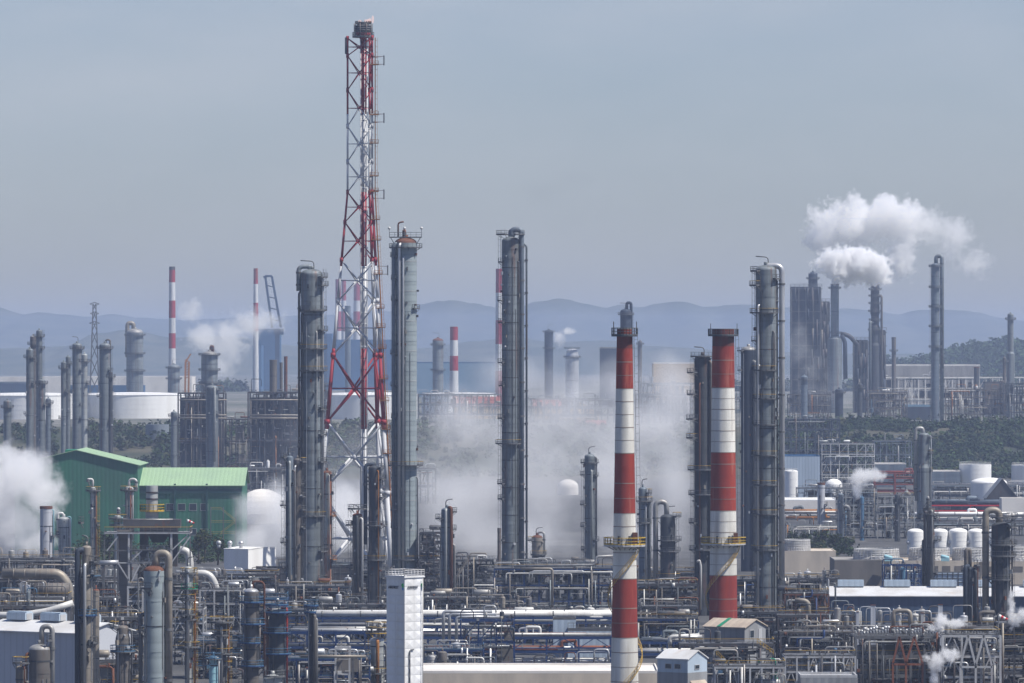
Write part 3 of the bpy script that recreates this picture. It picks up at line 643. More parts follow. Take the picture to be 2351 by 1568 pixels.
# ---------------------------------------------------------------- flare tower
def flare_tower():
    D=1700; cx=X(834,D); cy=D; t=thing('flare_tower','tall red and white lattice flare tower with a burner crown on top','flare tower',cx,cy)
    J=[88,128,207,290,371,441,510,597,691,815,968,1130,1341]
    def rr(y): return S(36,D) if y<=441 else S(36+(y-441)/(985-441)*48,D)
    A3=[rad(184),rad(68),rad(-54)]
    def P(k,y): return Vector((cx+rr(y)*math.cos(A3[k]),cy+rr(y)*math.sin(A3[k]),Z(y,D)))
    col=lambda y:'flred' if y<262 or 441<=y<611 or 800<=y<985 else 'flwhite'
    cuts=[88,262,441,611,800,985,1341]
    def lr(y): return .30 if y<441 else .30+(y-441)/544*.36
    for k in range(3):
        mb=MB()
        for a,b in zip(cuts,cuts[1:]):
            m=col((a+b)/2); ys=[a]+[j for j in J if a<j<b]+[b]
            for p,q in zip(ys,ys[1:]): mb.tube([P(k,p),P(k,q)],[lr(p),lr(q)],m,10)
        for j in J: mb.tube([P(k,j)+Vector((0,0,-.7)),P(k,j)+Vector((0,0,.7))],lr(j)*1.45,col(j),10)
        obj('leg',mb,t)
    for k in range(3):
        mb=MB(); k2=(k+1)%3
        for a,b in zip(J,J[1:]):
            w_=.16 if a<441 else .16+(a-441)/700*.26; mid=(a+b)/2; m=col(mid)
            c=(P(k,a)+P(k2,a)+P(k,b)+P(k2,b))/4
            for e,f in((P(k,a),P(k2,b)),(P(k2,a),P(k,b))):
                # two halves so that the paint can change at mid height
                for s,u,yy in((e,c,(a*3+b)/4),(c,f,(a+b*3)/4)): mb.tube([s,u],w_,col(yy),7)
            mb.tube([P(k,mid),P(k2,mid)],w_*.7,m,6); mb.ell(c,w_*2.2,w_*2.2,w_*2.6,m,8,5)
        obj('brace',mb,t)
    mb=MB(); r=S(7.2,D)
    for a,b in zip([88]+cuts[1:],cuts[1:]): 
        if a!=b: mb.tube([(cx,cy,Z(a,D)),(cx,cy,Z(b,D))],r,'flred' if col((a+b)/2)=='flred' else 'flwhite',16)
    for i in range(46):
        z=Z(95+i*26,D); mb.tube([(cx,cy,z),(cx,cy,z+.3)],r*1.1,col(95+i*26),16)
    for a,rq in((.4,.16),(-2.2,.13),(-1.2,.10)): mb.tube([(cx+(r+.3)*math.cos(a),cy+(r+.3)*math.sin(a),0),(cx+(r+.3)*math.cos(a),cy+(r+.3)*math.sin(a),Z(90,D))],rq,'flwhite',6)
    obj('riser',mb,t)
    # burner crown
    z=Z(84,D); mb=MB(); q=S(1,D)
    mb.lathe(cx,cy,[(7*q,z-8*q),(10*q,z),(17*q,z+4*q),(17*q,z+10*q)],'flred',20)
    mb.lathe(cx,cy,[(17*q,z+10*q),(19*q,z+12*q),(19*q,z+24*q),(17.5*q,z+26*q)],'dark',24)
    for zz in(13,18,23): mb.lathe(cx,cy,[(19*q,z+zz*q),(20.5*q,z+(zz+.8)*q),(20.5*q,z+(zz+2)*q),(19*q,z+(zz+3)*q)],'steel',24)
    for i in range(22):
        a=2*PI*i/22; mb.box(cx+18*q*math.cos(a),cy+18*q*math.sin(a),z+32*q,2.2*q,1.2*q,7*q,'dark',a)
    mb.lathe(cx,cy,[(13*q,z+24*q),(14*q,z+33*q),(11*q,z+33*q),(.01,z+26*q)],'steel',20)
    for i in range(9):
        a=2*PI*i/9+.2; mb.tube([(cx+21*q*math.cos(a),cy+21*q*math.sin(a),z),(cx+21*q*math.cos(a),cy+21*q*math.sin(a),z+30*q)],.13,'steel',6)
    obj('burner',mb,t)
    o=MB(); o.arc(cx,cy,1.0,25*q,Z(84,D),.3,-PI,PI,'steel'); d=obj('platform',o,t)
    o=MB(); o.arcrail(cx,cy,25*q,Z(84,D),-PI,PI,'rail',1.2,.1,1.3); obj('railing',o,d)
    o=MB(); p=P(0,100); o.box(p.x-.5,p.y,Z(105,D),.6,.6,S(38,D),'dark'); obj('pilot_panel',o,t)
    o=MB(); R_=lambda y:P(2,y)
    for a,b in zip(J,J[1:]):
        p=R_(a)+Vector((.9,-.2,0)); q2=R_(b)+Vector((.9,-.2,0)); o.ladder(q2,p,'orange',wd=.9,out=(1,0)); o.beam(q2,p,.28,'orange')
    obj('ladder',o,t)
    for y in(150,265,330,405,441,505,552,630,708,752,800,870,920,985,1040):
        p=R_(y); o=MB(); o.box(p.x+.6,p.y,p.z,2.6,1.8,.15,'orange'); o.rails([(p.x-.7,p.y-.9,p.z),(p.x+1.9,p.y-.9,p.z),(p.x+1.9,p.y+.9,p.z)],'orange',1.1,.09,1.3); obj('landing',o,t)
    for y in(131,263,438,612):
        p=R_(y); o=MB(); x1=p.x+S(27,D)
        for dz in(0,-S(18,D)): o.beam((p.x,p.y,p.z+dz),(x1,p.y,p.z+dz),.28,'steelwhite'); o.beam((P(1,y).x,P(1,y).y,p.z+dz),(x1,p.y+.1,p.z+dz),.16,'steelwhite')
        o.beam((x1,p.y,p.z+.3),(x1,p.y,p.z-S(18,D)-.3),.35,'steel'); obj('lamp_bracket',o,t)
    # small pale flame
    m=bpy.data.materials.new('flame'); m.use_nodes=True; nt_=m.node_tree; b=nt_.nodes['Principled BSDF']; b.inputs['Emission Color'].default_value=(1,.35,.12,1); b.inputs['Emission Strength'].default_value=.9; b.inputs['Alpha'].default_value=.13; MATS['flame']=m
    o=MB(); zf=z+33*q
    for k,(dx,h_,w_) in enumerate(((15,9,3.5),(19,15,3),(6,6,4),(-8,5,4),(11,7,3))): o.ell((cx+dx*q+ (3*q if k==1 else 0),cy-1,zf+h_*q*.4),w_*q,w_*q,h_*q*.6,'flame',10,7)
    obj('flame',o,t)
flare_tower()
# ---------------------------------------------------------------- tall columns of the middle ground
N_=-PI/2
column('tall grey column with white spark stains standing just left of the flare tower',690,741,617,1500,'grey',davit='L',
  plats=[(655,'R',1.6),(712,'FR',1.2),(758,'R',1.4),(800,'FR',1.2,'yellow'),(850,'FR',1.3,'yellow'),(940,'R',1.2),(998,'R',1.2),(1060,'R',1.2),(1110,'L',1.2),(1184,'O',.9,'yellow'),(1265,'R',1.3),(1330,'R',1.3)],
  goose=[('L',30,612,5.2,668,'grey'),('L',29,668,2.6,1385,'beigedark')],topplat=('R',1.7,636),ladder='R',pipes=[(-.5,640,1380,.25,'alu'),(-2.4,720,1380,.3,'dark'),(-1.1,760,1200,.12,'pipewhite')],rings=9)
column('tall pale grey green column with a rusty head and three lamps on its top deck',906,957,545,1620,'greygreen',topm='rust',davit=None,
  plats=[(568,'O',1.6),(588,'L',1.3),(640,'L',1.1),(688,'L',1.1),(708,'R',.9),(812,'L',1.3),(885,'L',1.2),(958,'L',1.1),(1068,'O',1.9,'yellow'),(1170,'L',1.2),(1210,'L',1.2),(1284,'FR',1.7,'yellow')],
  pipes=[(-2.05,560,1310,.42,'alu'),(-1.75,590,1310,.3,'alu'),(-2.6,560,1310,.55,'greyblue'),(-.35,1095,1290,.2,'steel')],goose=('L',3,530,4,560,'rust'),ladder='L',rings=16,seam='greylight')
def top_lamps():
    D=1620; cx=X(931,D); t=[o for o in bpy.data.objects if o.get('label','').startswith('tall pale grey green')][0]
    mb=MB(); z=Z(545,D); mb.box(cx,D,z,S(74,D),3.2,.18,'rail'); r=MB(); w_=S(37,D); r.rails([(cx-w_,D+1.6,z),(cx-w_,D-1.6,z),(cx+w_,D-1.6,z),(cx+w_,D+1.6,z)],'rail',1.4,.1,1.4)
    for s in(-1,1): mb.beam((cx+s*S(20,D),D,z-3),(cx+s*S(34,D),D,z-.1),.2,'rail')
    o=obj('platform',mb,t); obj('railing',r,o)
    for dx in(-37,-2,37):
        l=MB(); x=cx+S(dx,D); l.beam((x,D-1.6,z),(x,D-1.6,z+2.3),.12,'rail'); l.ell((x,D-1.6,z+2.6),.42,.42,.42,'pipewhite',10,6); obj('lamp',l,t)
    l=MB(); l.tube(bend([(cx-S(17,D),D,z),(cx-S(17,D),D,z+S(34,D)),(cx-S(4,D),D,z+S(36,D))],1,4),.25,'rust',7); obj('davit',l,t)
top_lamps()
column('tall grey column with one thick dark pipe down its right side, middle of the picture',1152,1192,543,1575,'grey',davit='R',
  plats=[(538,(-1.2,4.3),1.6),(740,'L',1.1),(832,'L',1.2),(885,'L',.9),(960,'L',1.2),(1018,'FL',1.8,'yellow'),(1110,'L',1.3),(1145,'L',1.2),(1240,'L',1.2),(1310,'R',1.2)],
  goose=[('R',25,527,6.5,1390,'greyblue'),('R',37,560,2.5,1390,'grey')],ladder='L',pipes=[(-.6,600,1390,.2,'dark')],rings=18)
column('broad grey column right of the wider striped chimney, a thick bypass pipe beside it',1735,1783,608,1400,'grey',davit='L',
  plats=[(622,'L',1.4),(655,'L',1.6,'yellow'),(718,'FL',1.5,'yellow'),(850,'FL',.9,'yellow'),(915,'FL',.8,'yellow'),(975,'FL',.9),(1045,'FL',1.1,'yellow'),(1113,'FL',1.0,'yellow'),(1180,'FL',1.1,'yellow'),(1262,'FL',1.2,'yellow'),(1400,'FR',1.6,'yellow')],
  goose=[('R',36,610,6.5,1480,'alu'),('R',24,640,3,1460,'dark')],ladder='L',pipes=[(-2.3,700,1450,.3,'alu'),(-.9,760,1450,.22,'steel')],rings=14,topplat=('R',1.3,640))
column('dark column close left of the wider striped chimney, decks stepping out to its left',1594,1632,815,1500,'dark',davit='L',
  plats=[(855,'L',2.0,'rail'),(905,'L',2.0),(962,'L',2.2),(1005,'L',2.2,'yellow'),(1078,'FL',1.8,'yellow'),(1135,'FL',1.6),(1200,'L',1.5),(1262,'FL',1.4)],
  pipes=[(-.7,830,1450,.45,'beigedark'),(-.2,850,1450,.3,'dark'),(-1.9,880,1450,.2,'rust')],ladder='L',topplat=('O',1.2,818),rings=10)
column('dark blue domed column half hidden between the wider striped chimney and a grey column',1701,1736,795,1800,'darkblue',topm='aludull',plats=[(805,'L',1.3),(930,'R',1),(1080,'R',1)],pipes=[(-.9,830,1300,.6,'aludull'),(-.2,850,1300,.4,'rust')],lug=False,rings=6)
column('slim grey column standing alone in the steam left of the nearer striped chimney',1342,1366,1042,1800,'grey',
  plats=[(1062,'O',1.3),(1090,'L',1.5),(1092,'R',1.2),(1158,'L',1.5),(1208,'L',1.4),(1240,'R',1.4),(1262,'L',1.2)],pipes=[(-.3,1050,1290,.28,'steel'),(-1.3,1080,1290,.3,'greylight')],ladder='L',davit='R',rings=8)
column('twin piped grey column left of the tall stained column, its left face hung with cages',656,673,1046,1450,'greyblue',plats=[(1050,'L',1.2),(1160,'L',1.5),(1245,'L',1.4)],pipes=[(-1.5,1060,1400,.3,'greylight'),(-.5,1080,1400,.3,'steel')],ladder='L',davit='R')
column('beige grey column touching the tall stained column on its left side',674,692,1052,1470,'beigedark',plats=[(1060,'R',1.3,'yellow'),(1140,'R',1.2),(1170,'R',1.2)],pipes=[(-2,1070,1400,.25,'alu')],ladder='R')
column('pale column streaked with orange rust, right beside the tall stained column',739,762,1080,1560,'rustlight',topm='rust',plats=[(1090,'R',1.0),(1185,'R',1.3,'orange'),(1285,'R',1.5,'orange')],pipes=[(-2.3,1085,1350,.3,'rustorange'),(-1.2,1090,1350,.22,'aludull')],ladder='R',davit='L')
column('short column with a flaking rusty rim, between the rust streaked and the flanged column',809,832,1178,1450,'beigedark',topm='rustorange',plats=[(1205,'L',1.8),(1168,'O',1.2),(1350,'R',1.0)],pipes=[(-1.6,1185,1400,.4,'dark'),(-.8,1190,1390,.3,'pipewhite')],davit='L',ladder='L')
column('dark flanged column with a long bypass pipe, just left of the rusty headed column',846,874,1068,1480,'dark',secs=[(1268,1.18)],plats=[(1074,'R',1.0),(1100,'R',1.5),(1142,'R',1.6),(1206,'FR',1.8),(1285,'O',1.2,'yellow')],goose=('L',21,1066,4.2,1250,'darkblue'),pipes=[(-1.1,1080,1400,.18,'orange')],ladder='R')
column('grey column with a rust brown pipe down its face, right of the white sign tower',1013,1039,1165,1470,'greyblue',plats=[(1190,'L',1.6),(1175,'R',1.2),(1215,'R',1.1)],pipes=[(-1.0,1150,1425,.42,'rust'),(-1.7,1170,1420,.35,'greylight'),(-.2,1250,1410,.3,'aludull'),(.2,1260,1410,.25,'steel')],davit='R')
column('small rust topped column with yellow railing behind the blue process rack',1221,1246,1228,1780,'beige',topm='rust',plats=[(1240,'L',1.3,'yellow'),(1272,'FR',1.3,'yellow')],goose=('R',16,1222,2.5,1290,'aludull'),davit='R')
column('slim blue grey column just right of the nearer striped chimney',1466,1486,1118,1500,'greyblue',plats=[(1132,'R',1.3,'yellow'),(1150,'FR',1.5,'yellow'),(1200,'FR',1.2)],pipes=[(-.4,1150,1360,.4,'grey'),(-1.1,1160,1360,.25,'alu')],davit='R',ladder='R')
column('wide dark column under a tall arched pipe, between the two striped chimneys',1516,1550,1180,1600,'dark',plats=[(1185,'R',1.8,'yellow'),(1240,'FR',1.9,'rail'),(1265,'FR',1.6),(1325,'O',1.4,'yellow')],goose=('L',28,1152,6,1390,'aludull'),davit='R',ladder='R')
column('grey pipe column at the left foot of the tall middle column',1142,1150,1212,1560,'beigedark',top='flat',plats=[(1228,'L',.7)],parts=False)
# background columns right of centre
# ---------------------------------------------------------------- white sign tower
def sign_tower():
    D=1080; cx=X(929.5,D); a=S(42,D)*math.sqrt(2); h=Z(1325,D); t=thing('sign_tower','square white cold box tower with black and green lettering near its top','tower',cx,D)
    t['_o']=(0,0,0)
    w2=a/2; mb=MB()
    mb.box(0,0,h/2,a-.12,a-.12,h,'towerwhite')
    rh=S(20.3,D); nrow=int(h/rh)
    for face in range(4):
        for r in range(nrow+1):
            z1=h-rh*r; z0=max(0,z1-rh)
            for k in range(2):
                u0=-w2+a*k/2; u1=u0+a/2
                def T(u,v,z):
                    return {0:(u,-w2-v,z),1:(w2+v,u,z),2:(-u,w2+v,z),3:(-w2-v,-u,z)}[face]
                g=.02; c=((u0+u1)/2,.11,(z0+z1)/2) if r!=1 else ((u0+u1)/2,.035,(z0+z1)/2)
                q=[(u0+g,.02,z0+g),(u1-g,.02,z0+g),(u1-g,.02,z1-g),(u0+g,.02,z1-g)]
                for i in range(4): mb.poly([T(*q[i]),T(*q[(i+1)%4]),T(*c)],'towerwhite')
    obj('wall',mb,t)
    mb=MB(); mb.box(0,0,h+.1,a+.5,a+.5,.2,'towerwhite'); o=obj('roof',mb,t); mb=MB(); e=w2+.15
    mb.rails([(-e,-e,h+.2),(e,-e,h+.2),(e,e,h+.2),(-e,e,h+.2),(-e,-e,h+.2)],'railwhite',1.25,.09,.8,3); obj('railing',mb,o)
    mb=MB(); mb.rails([(-e,-e,h+1.35),(e,-e,h+1.35),(e,e,h+1.35)],'yellow',.12,.08,9,1); obj('railing',mb,o,label='yellow top rail')
    mb=MB(); e=w2+.3
    mb.tube(bend([(e,-w2*.55,0),(e,-w2*.55,Z(1490,D)),(e-.1,-w2*.1,Z(1490,D))],.5,4),.13,'steel',7); mb.tube([(w2+.4,w2*.8,0),(w2+.4,w2*.8,Z(1328,D))],.09,'pipewhite',6)
    obj('pipe',mb,t)
    def word(s,size,m,u,z,face,ext=.03,bold=.012):
        c=bpy.data.curves.new('lettering','FONT'); c.body=s; c.size=size; c.extrude=ext; c.offset=bold; c.align_x='CENTER'; c.align_y='CENTER'
        o=bpy.data.objects.new('tmp',c); sc.collection.objects.link(o); dg=bpy.context.evaluated_depsgraph_get(); me=bpy.data.meshes.new_from_object(o.evaluated_get(dg)); bpy.data.objects.remove(o); 
        me.name='lettering'; me.materials.clear(); me.materials.append(MATS[m]); ob=link(bpy.data.objects.new('lettering',me)); ob.parent=t
        v=.16; ob.location=(u,-w2-v,z) if face==0 else (w2+v,u,z); ob.rotation_euler=(PI/2,0,0 if face==0 else PI/2); return ob
    zt=Z(1347,D)
    for face in(0,1):
        word('AIRFIRST',.72,'txtblack',-.42,zt-.05,face,bold=.012)
        # emblem: green one over a blue tail
        mb=MB(); u=w2-.42; s=1
        def T(u,z,v=.2): return (u,-w2-v,z) if face==0 else (w2+v,u,z)
        def slab(pts,m):
            b=len(mb.v); n=len(pts)
            for v in(.14,.2): mb.v+= [T(p[0],p[1],v) for p in pts]
            mb.face(tuple(range(b+n,b+2*n)),m)
            for i in range(n): mb.face((b+i,b+(i+1)%n,b+n+(i+1)%n,b+n+i),m)
        slab([(u-.28,zt+.45),(u,zt+.75),(u+.2,zt+.75),(u+.2,zt-.05),(u-.05,zt-.05),(u-.05,zt+.42),(u-.28,zt+.3)],'txtgreen')
        slab([(u-.05,zt-.07),(u+.2,zt-.07),(u+.2,zt-.55),(u-.05,zt-.45)],'txtblue')
        obj('emblem',mb,t)
    t.rotation_euler=(0,0,-PI/4)
    t['_o']=(cx,D,0)
sign_tower()
# ---------------------------------------------------------------- green sheds and what stands by them
G=shed('taller dark green shed, its gable end half in the steam at left',34,316,1068,1990,'green','greenroof',dep=46,rise=5.2,ridge_dir='Y',name='green_shed',ov=.8)
mb=MB(); mb.box(X(172,2010),2010,Z(1035,2010)-.3,6,12,1.6,'safegreen'); obj('roof_vent',mb,G)
wins=[((X(p,2000)-X(436,2000)),Z(1164,2000),2.6,2.4) for p in(390,417,443,469)]+[((X(p,2000)-X(436,2000)),Z(1221,2000),2.6,2.2) for p in(443,469)]
G2=shed('low wide green shed with a pale green roof slope and a row of small windows',316,556,1114,2000,'green','greenroof',dep=38,rise=5.6,name='green_shed',ov=1.0,windows=[('F',u,z,w_,h_) for u,z,w_,h_ in wins])
o=MB()
for p in(402,475): o.box(X(p,2000),1999.6,12,.7,.6,22,'greentrim')
o.box(X(436,2000),1999.7,20.4,36,.4,1.6,'greentrim'); obj('downpipe',o,G2)
o=MB(); 
for i,(xa,xb,ya,yb) in enumerate(((482,505,1172,1172),(505,540,1172,1200),(482,540,1202,1202),(482,540,1228,1228),(540,505,1202,1228))):
    a=Vector((X(xa,1990),1996,Z(ya,1996)));b=Vector((X(xb,1990),1996,Z(yb,1996))); o.beam(a,b,1.0,'green',.2); 
    for d in(.55,1.1): o.beam(a+Vector((0,-.6,d)),b+Vector((0,-.6,d)),.09,'yellow')
for p in(482,511,540): o.beam((X(p,1990),1995.5,0),(X(p,1990),1995.5,Z(1165,1990)),.3,'steel')
obj('outside_stair',o,G2)
tank('white domed store half veiled by steam right of the green sheds',540,664,1178,2300,k=.9,m='farwhite',stair=False,rail=False)
WB=shed('white block building with three shiny roof ventilators below the green shed',502,640,1262,1700,'tank','tank',rot=-.5,wid=8.5,dep=16,rise=.4,name='block_building',ov=.1)
for i in range(3): 
    o=MB(); px=515+i*30; x,y=X(px,1700),1700+2; z=Z(1262,1700)+.3; o.tube([(x,y,z),(x,y,z+1)],.5,'alu',10); o.ell((x,y,z+1.5),.8,.8,.8,'alu',12,7); obj('ventilator',o,WB)
for nm,p,y0,D_ in(('small red and white windsock flying in front of the low green shed',437,1195,1500),('small red and white windsock in front of the long blue wall at right',2302,1414,1150)):
    x=X(p,D_); z=Z(y0,D_); t=thing('windsock',nm,'windsock',x-.9,D_); o=MB(); o.tube([(x-.9,D_,0),(x-.9,D_,z+.5)],.07,'rail',6); obj('pole',o,t); o=MB()
    for i in range(4): o.tube([(x-.8+i*.45,D_,z-.18*i),(x-.35+i*.45,D_,z-.18*(i+1))],[.42-.05*i,.37-.05*i],'firered' if i%2 else 'tank',10)
    obj('sock',o,t)
# ---------------------------------------------------------------- left foreground: stacks and towers
column('white stack with a rusty scalloped lip, leftmost of the slender stacks by the steam',92,120,1162,1750,'shedwall',top='flat',topm='rust',rings=5,plats=[(1290,'O',1.3,'yellow')],pipes=[(-.1,1170,1290,.2,'cyan')],lug=False,name='vent_stack',cat='stack')
column('pale flared column with a white arched pipe, right of the rusty lipped stack',134,160,1186,1740,'greylight',plats=[(1288,'O',1.2,'cyan')],goose=('L',14,1178,3,1235,'pipewhite'),pipes=[(-.5,1192,1290,.25,'pipewhite'),(.1,1175,1280,.13,'cyan')])
column('slim pale column with a yellow top deck in front of the taller green shed',208,220,1118,1600,'greylight',plats=[(1126,'O',1.4,'yellow'),(1205,'R',1.2,'yellow'),(1285,'R',1.2,'yellow')],goose=('L',12,1100,2.6,1106,'pipewhite'),pipes=[(-.8,1125,1300,.2,'rustlight')],ladder='R',railm='yellow')
column('slim pale column with a white looped pipe where the two green sheds meet',288,303,1116,1590,'greylight',plats=[(1125,'O',1.5,'yellow')],goose=('R',18,1100,3,1128,'pipewhite'),pipes=[(-1.2,1120,1240,.3,'rustlight'),(-.6,1120,1240,.25,'pipewhite'),(-1.9,1122,1240,.2,'aludull')],railm='yellow')
column('short white topped column with two yellow decks left of the furnace',262,278,1182,1580,'greylight',plats=[(1190,'O',1.6,'yellow'),(1205,'O',1.3,'yellow'),(1290,'R',1,'yellow')],goose=('R',3,1168,3.4,1180,'pipewhite'),pipes=[(.2,1188,1300,.2,'cyan')],railm='yellow')
def furnace():
    D=1420; t=thing('process_furnace','grey furnace block with a wide hood and a stack with a yellow ring deck','furnace',X(350,D),D)
    def q(p): return X(p,D)
    o=MB(); cx=q(349); r=S(13.5,D); o.lathe(cx,D,[(r*1.1,Z(1190,D)),(r*1.1,Z(1174,D)),(r,Z(1172,D)),(r,Z(1115,D)),(r*.85,Z(1115,D)),(.01,Z(1118,D))],'greylight',24)
    for y in(1147,1132): o.lathe(cx,D,[(r,Z(y,D)),(r+.15,Z(y,D)),(r+.15,Z(y,D)+.35),(r,Z(y,D)+.35)],'dark',24)
    s=obj('stack',o,t); 
    for i in range(8): a=i*PI/4; 
    p=MB(); p.arc(cx,D,r,r+1.6,Z(1172,D),.25,-PI,PI,'yellow'); obj('ring_deck',p,s); p=MB(); p.arcrail(cx,D,r+1.55,Z(1172,D),-PI,PI,'yellowfull',1.5,.12,1); obj('ring_railing',p,s)
    o=MB(); o.box(q(350),D,Z(1202,D),S(130,D),6,S(20,D),'dull'); o.tube([(q(305),D-2.5,Z(1194,D)),(q(398),D-2.5,Z(1194,D))],S(4,D),'aludull',10); obj('hood',o,t)
    o=MB(); z1,z2=Z(1212,D),Z(1300,D)
    for (a,b) in((322,340),(388,408)):
        o.box(q((a+b)/2),D,(z1+z2)/2,S(b-a,D),4,z1-z2,'dull')
    b=len(o.v); o.poly([(q(400),D-2.05,z1),(q(330),D-2.05,z1),(q(352),D-2.05,Z(1245,D)),(q(378),D-2.05,Z(1245,D))],'dull')
    obj('duct',o,t)
    o=MB(); o.box(q(286),D-1,Z(1400,D)+4,S(30,D),4,Z(1215,D)-0,'dull') if 0 else o.box(q(286),D-1,(Z(1215,D))/2,S(31,D),4.4,Z(1215,D),'beigedark'); o.ell((q(301),D-1,Z(1215,D)),S(8,D),2,S(9,D),'aludull',12,8); obj('convection_leg',o,t)
    o=MB(); o.box(q(352),D+.5,Z(1340,D)/2,S(92,D),5.5,Z(1340,D),'beigedark'); o.box(q(352),D+.5,Z(1320,D),S(70,D),4.5,S(30,D),'dull'); obj('casing',o,t)
    o=MB(); z=Z(1222,D); o.box(q(342),D-2,z,S(196,D),10,.35,'steelwhite'); d=obj('top_deck',o,t)
    o=MB(); o.rails([(q(244),D-7,z+.2),(q(440),D-7,z+.2),(q(440),D+3,z+.2)],'yellow',1.35,.10,1.6); obj('railing',o,d)
    o=MB()
    for p in(244,275,300,397,440): 
        zz=0 if p not in(244,440) else 0
        o.beam((q(p),D-6.5,zz),(q(p),D-6.5,z),.5 if p in(300,397) else .3,'steelwhite' if p in(300,397) else 'steel')
    for y in(1222,1262,1290,1345,1370,1400,1440): o.beam((q(244 if y<1300 else 300),D-6.55,Z(y,D)),(q(400),D-6.55,Z(y,D)),.3,'steelwhite' if y in(1290,1222) else 'steel')
    obj('frame',o,t); o=MB()
    for a,b,c,d_ in((300,1290,330,1262),(366,1262,397,1290),(300,1345,325,1295),(397,1262,435,1226),(397,1290,440,1230),(300,1370,322,1345),(300,1400,324,1372),(300,1440,325,1402),(250,1262,275,1230),(275,1290,300,1330),(397,1400,425,1350),(397,1450,423,1400),(300,1480,325,1442)):
        o.beam((q(a),D-6.6,Z(b,D)),(q(c),D-6.6,Z(d_,D)),.3,'steelwhite')
    obj('brace',o,t)
    rnd=random.Random(3)
    for i in range(22):
        o=MB(); x=q(rnd.uniform(322,395)); z=Z(rnd.uniform(1290,1250),D); o.tube(bend([(x,D-4,z-rnd.uniform(2,6)),(x,D-4,z),(x+rnd.uniform(-2,2),D-5,z),(x+rnd.uniform(-2,2),D-5,z-3)],.4,3),rnd.uniform(.12,.3),rnd.choice(('alu','aludull','beige','steel')),7); obj('pipe',o,t)
    for y in(1262,1290,1345): 
        o=MB(); o.rails([(q(300),D-6.9,Z(y,D)+.15),(q(397),D-6.9,Z(y,D)+.15)],'rail' if y!=1345 else 'yellow',1.1,.07,1.6); obj('railing',o,t)
furnace()
column('wide sage green column with a rusty crown and a beige overhead pipe, bottom left',330,379,1298,1085,'greygreen',topm='rust',plats=[(1350,(-2.6,-1.7),1.0,'rail')],goose=('R',33,1270,8.5,1620,'beige'),pipes=[(-2.9,1410,1600,.4,'steel')],rings=6,lug=True)
column('dirty beige column with three side pipes and a capped vessel beside it, far left foreground',188,210,1252,1060,'beige',plats=[(1290,'R',1.5,'rail','dark'),(1320,'R',1.4,'rail','bluelight'),(1412,'FR',.8,'bluelight','blue'),(1475,'R',1.0,'rail')],pipes=[(-2.6,1262,1600,.5,'darkblue'),(2.6,1268,1600,.45,'rust'),(-1.7,1295,1600,.3,'alu')],secs=[(1318,1.35)],ladder='R',davit='L',topplat=('L',.8,1200))
column('beige column with a domed rust red top tucked behind the dirty beige column',213,228,1352,1090,'beige',topm='rustorange',parts=False)
column('dark brown column standing left of the wide sage green column',268,296,1435,1040,'beigedark',secs=[(1460,1.2)],plats=[(1440,'L',1.3,'yellow'),(1495,'O',1,'bluelight')],pipes=[(-.4,1445,1600,.2,'steel')])
column('slim steel column with yellow ladders and three ring decks, bottom left',424,442,1300,1180,'greylight',plats=[(1316,'O',1.0),(1352,'FR',1.2,'safegreen'),(1376,'FL',1.2,'yellow'),(1410,'FL',1.4,'yellow'),(1422,'O',1.1),(1485,'O',1.5,'yellow')],pipes=[(-1.6,1310,1600,.3,'alu'),(-.2,1350,1600,.25,'orange')],ladder='R',railm='yellow',davit='R')
column('short steel column with a ring deck and yellow rail, right of the yellow laddered one',497,520,1423,1150,'steel',plats=[(1428,'O',1.5,'yellow'),(1458,'FL',1.2,'yellow'),(1500,'O',1.3,'yellow'),(1530,'R',1.2)],pipes=[(-.3,1430,1600,.22,'orange'),(-1.5,1440,1600,.25,'alu')],ladder='R',railm='yellow')
column('cyan topped small drum column at the bottom edge left of the short steel column',480,500,1505,1100,'cyan',topm='bluelight',plats=[(1512,'O',.8,'bluelight')],pipes=[(-.6,1510,1600,.2,'pipewhite')])
column('dark grey column with a silver collar and pale blue decks, left of the pipe bundle',560,594,1350,1140,'beigedark',topm='alu',plats=[(1382,'O',1.1,'bluelight','blue'),(1432,'FR',1.4,'bluelight','blue'),(1475,'FL',1.3,'bluelight','blue'),(1528,'FR',1.2,'bluelight','blue')],goose=('R',30,1335,2.6,1600,'rust'),pipes=[(-2.3,1390,1600,.2,'steel')],ladder='L',davit='R')
column('dark column with bright blue decks second from the left end of the blue pipe racks',617,654,1395,1120,'dark',topm='aludull',plats=[(1388,'O',.8,'bluelight','blue'),(1405,'FR',1.4,'bluelight','blue'),(1452,'O',1.2,'bluelight','blue'),(1500,'FR',1.3,'bluelight','blue')],pipes=[(-.3,1395,1600,.25,'red'),(-2.6,1400,1600,.25,'rust')],goose=('R',2,1376,3,1392,'pipewhite'),ladder='R')
column('slim dark column with silver pipes and a blue cage on top, amid blue pipe racks',707,721,1402,1110,'dark',topm='blue',plats=[(1390,'O',.9,'bluelight','blue'),(1405,'FL',.9,'bluelight','blue')],pipes=[(-.9,1412,1600,.35,'beigedark'),(-.2,1420,1600,.28,'aludull')],goose=('R',12,1372,1.6,1380,'pipewhite'))
column('round pale grey vessel head at the bottom edge under the bright blue decked column',604,648,1548,1050,'greylight',plats=[(1552,'FR',.6,'rail')],lug=False)
column('tan column with yellow decks and silver head, immediately left of the white sign tower',850,882,1462,1170,'greylight',topm='alu',plats=[(1452,'O',1.0,'yellow','yellow'),(1440,'O',1.0,'yellow'),(1545,'FL',1.6,'yellow')],goose=('R',8,1438,4,1455,'beige'),pipes=[(-1.5,1470,1600,.35,'orange'),(-.3,1480,1600,.2,'steel')],ladder='L',railm='yellow')
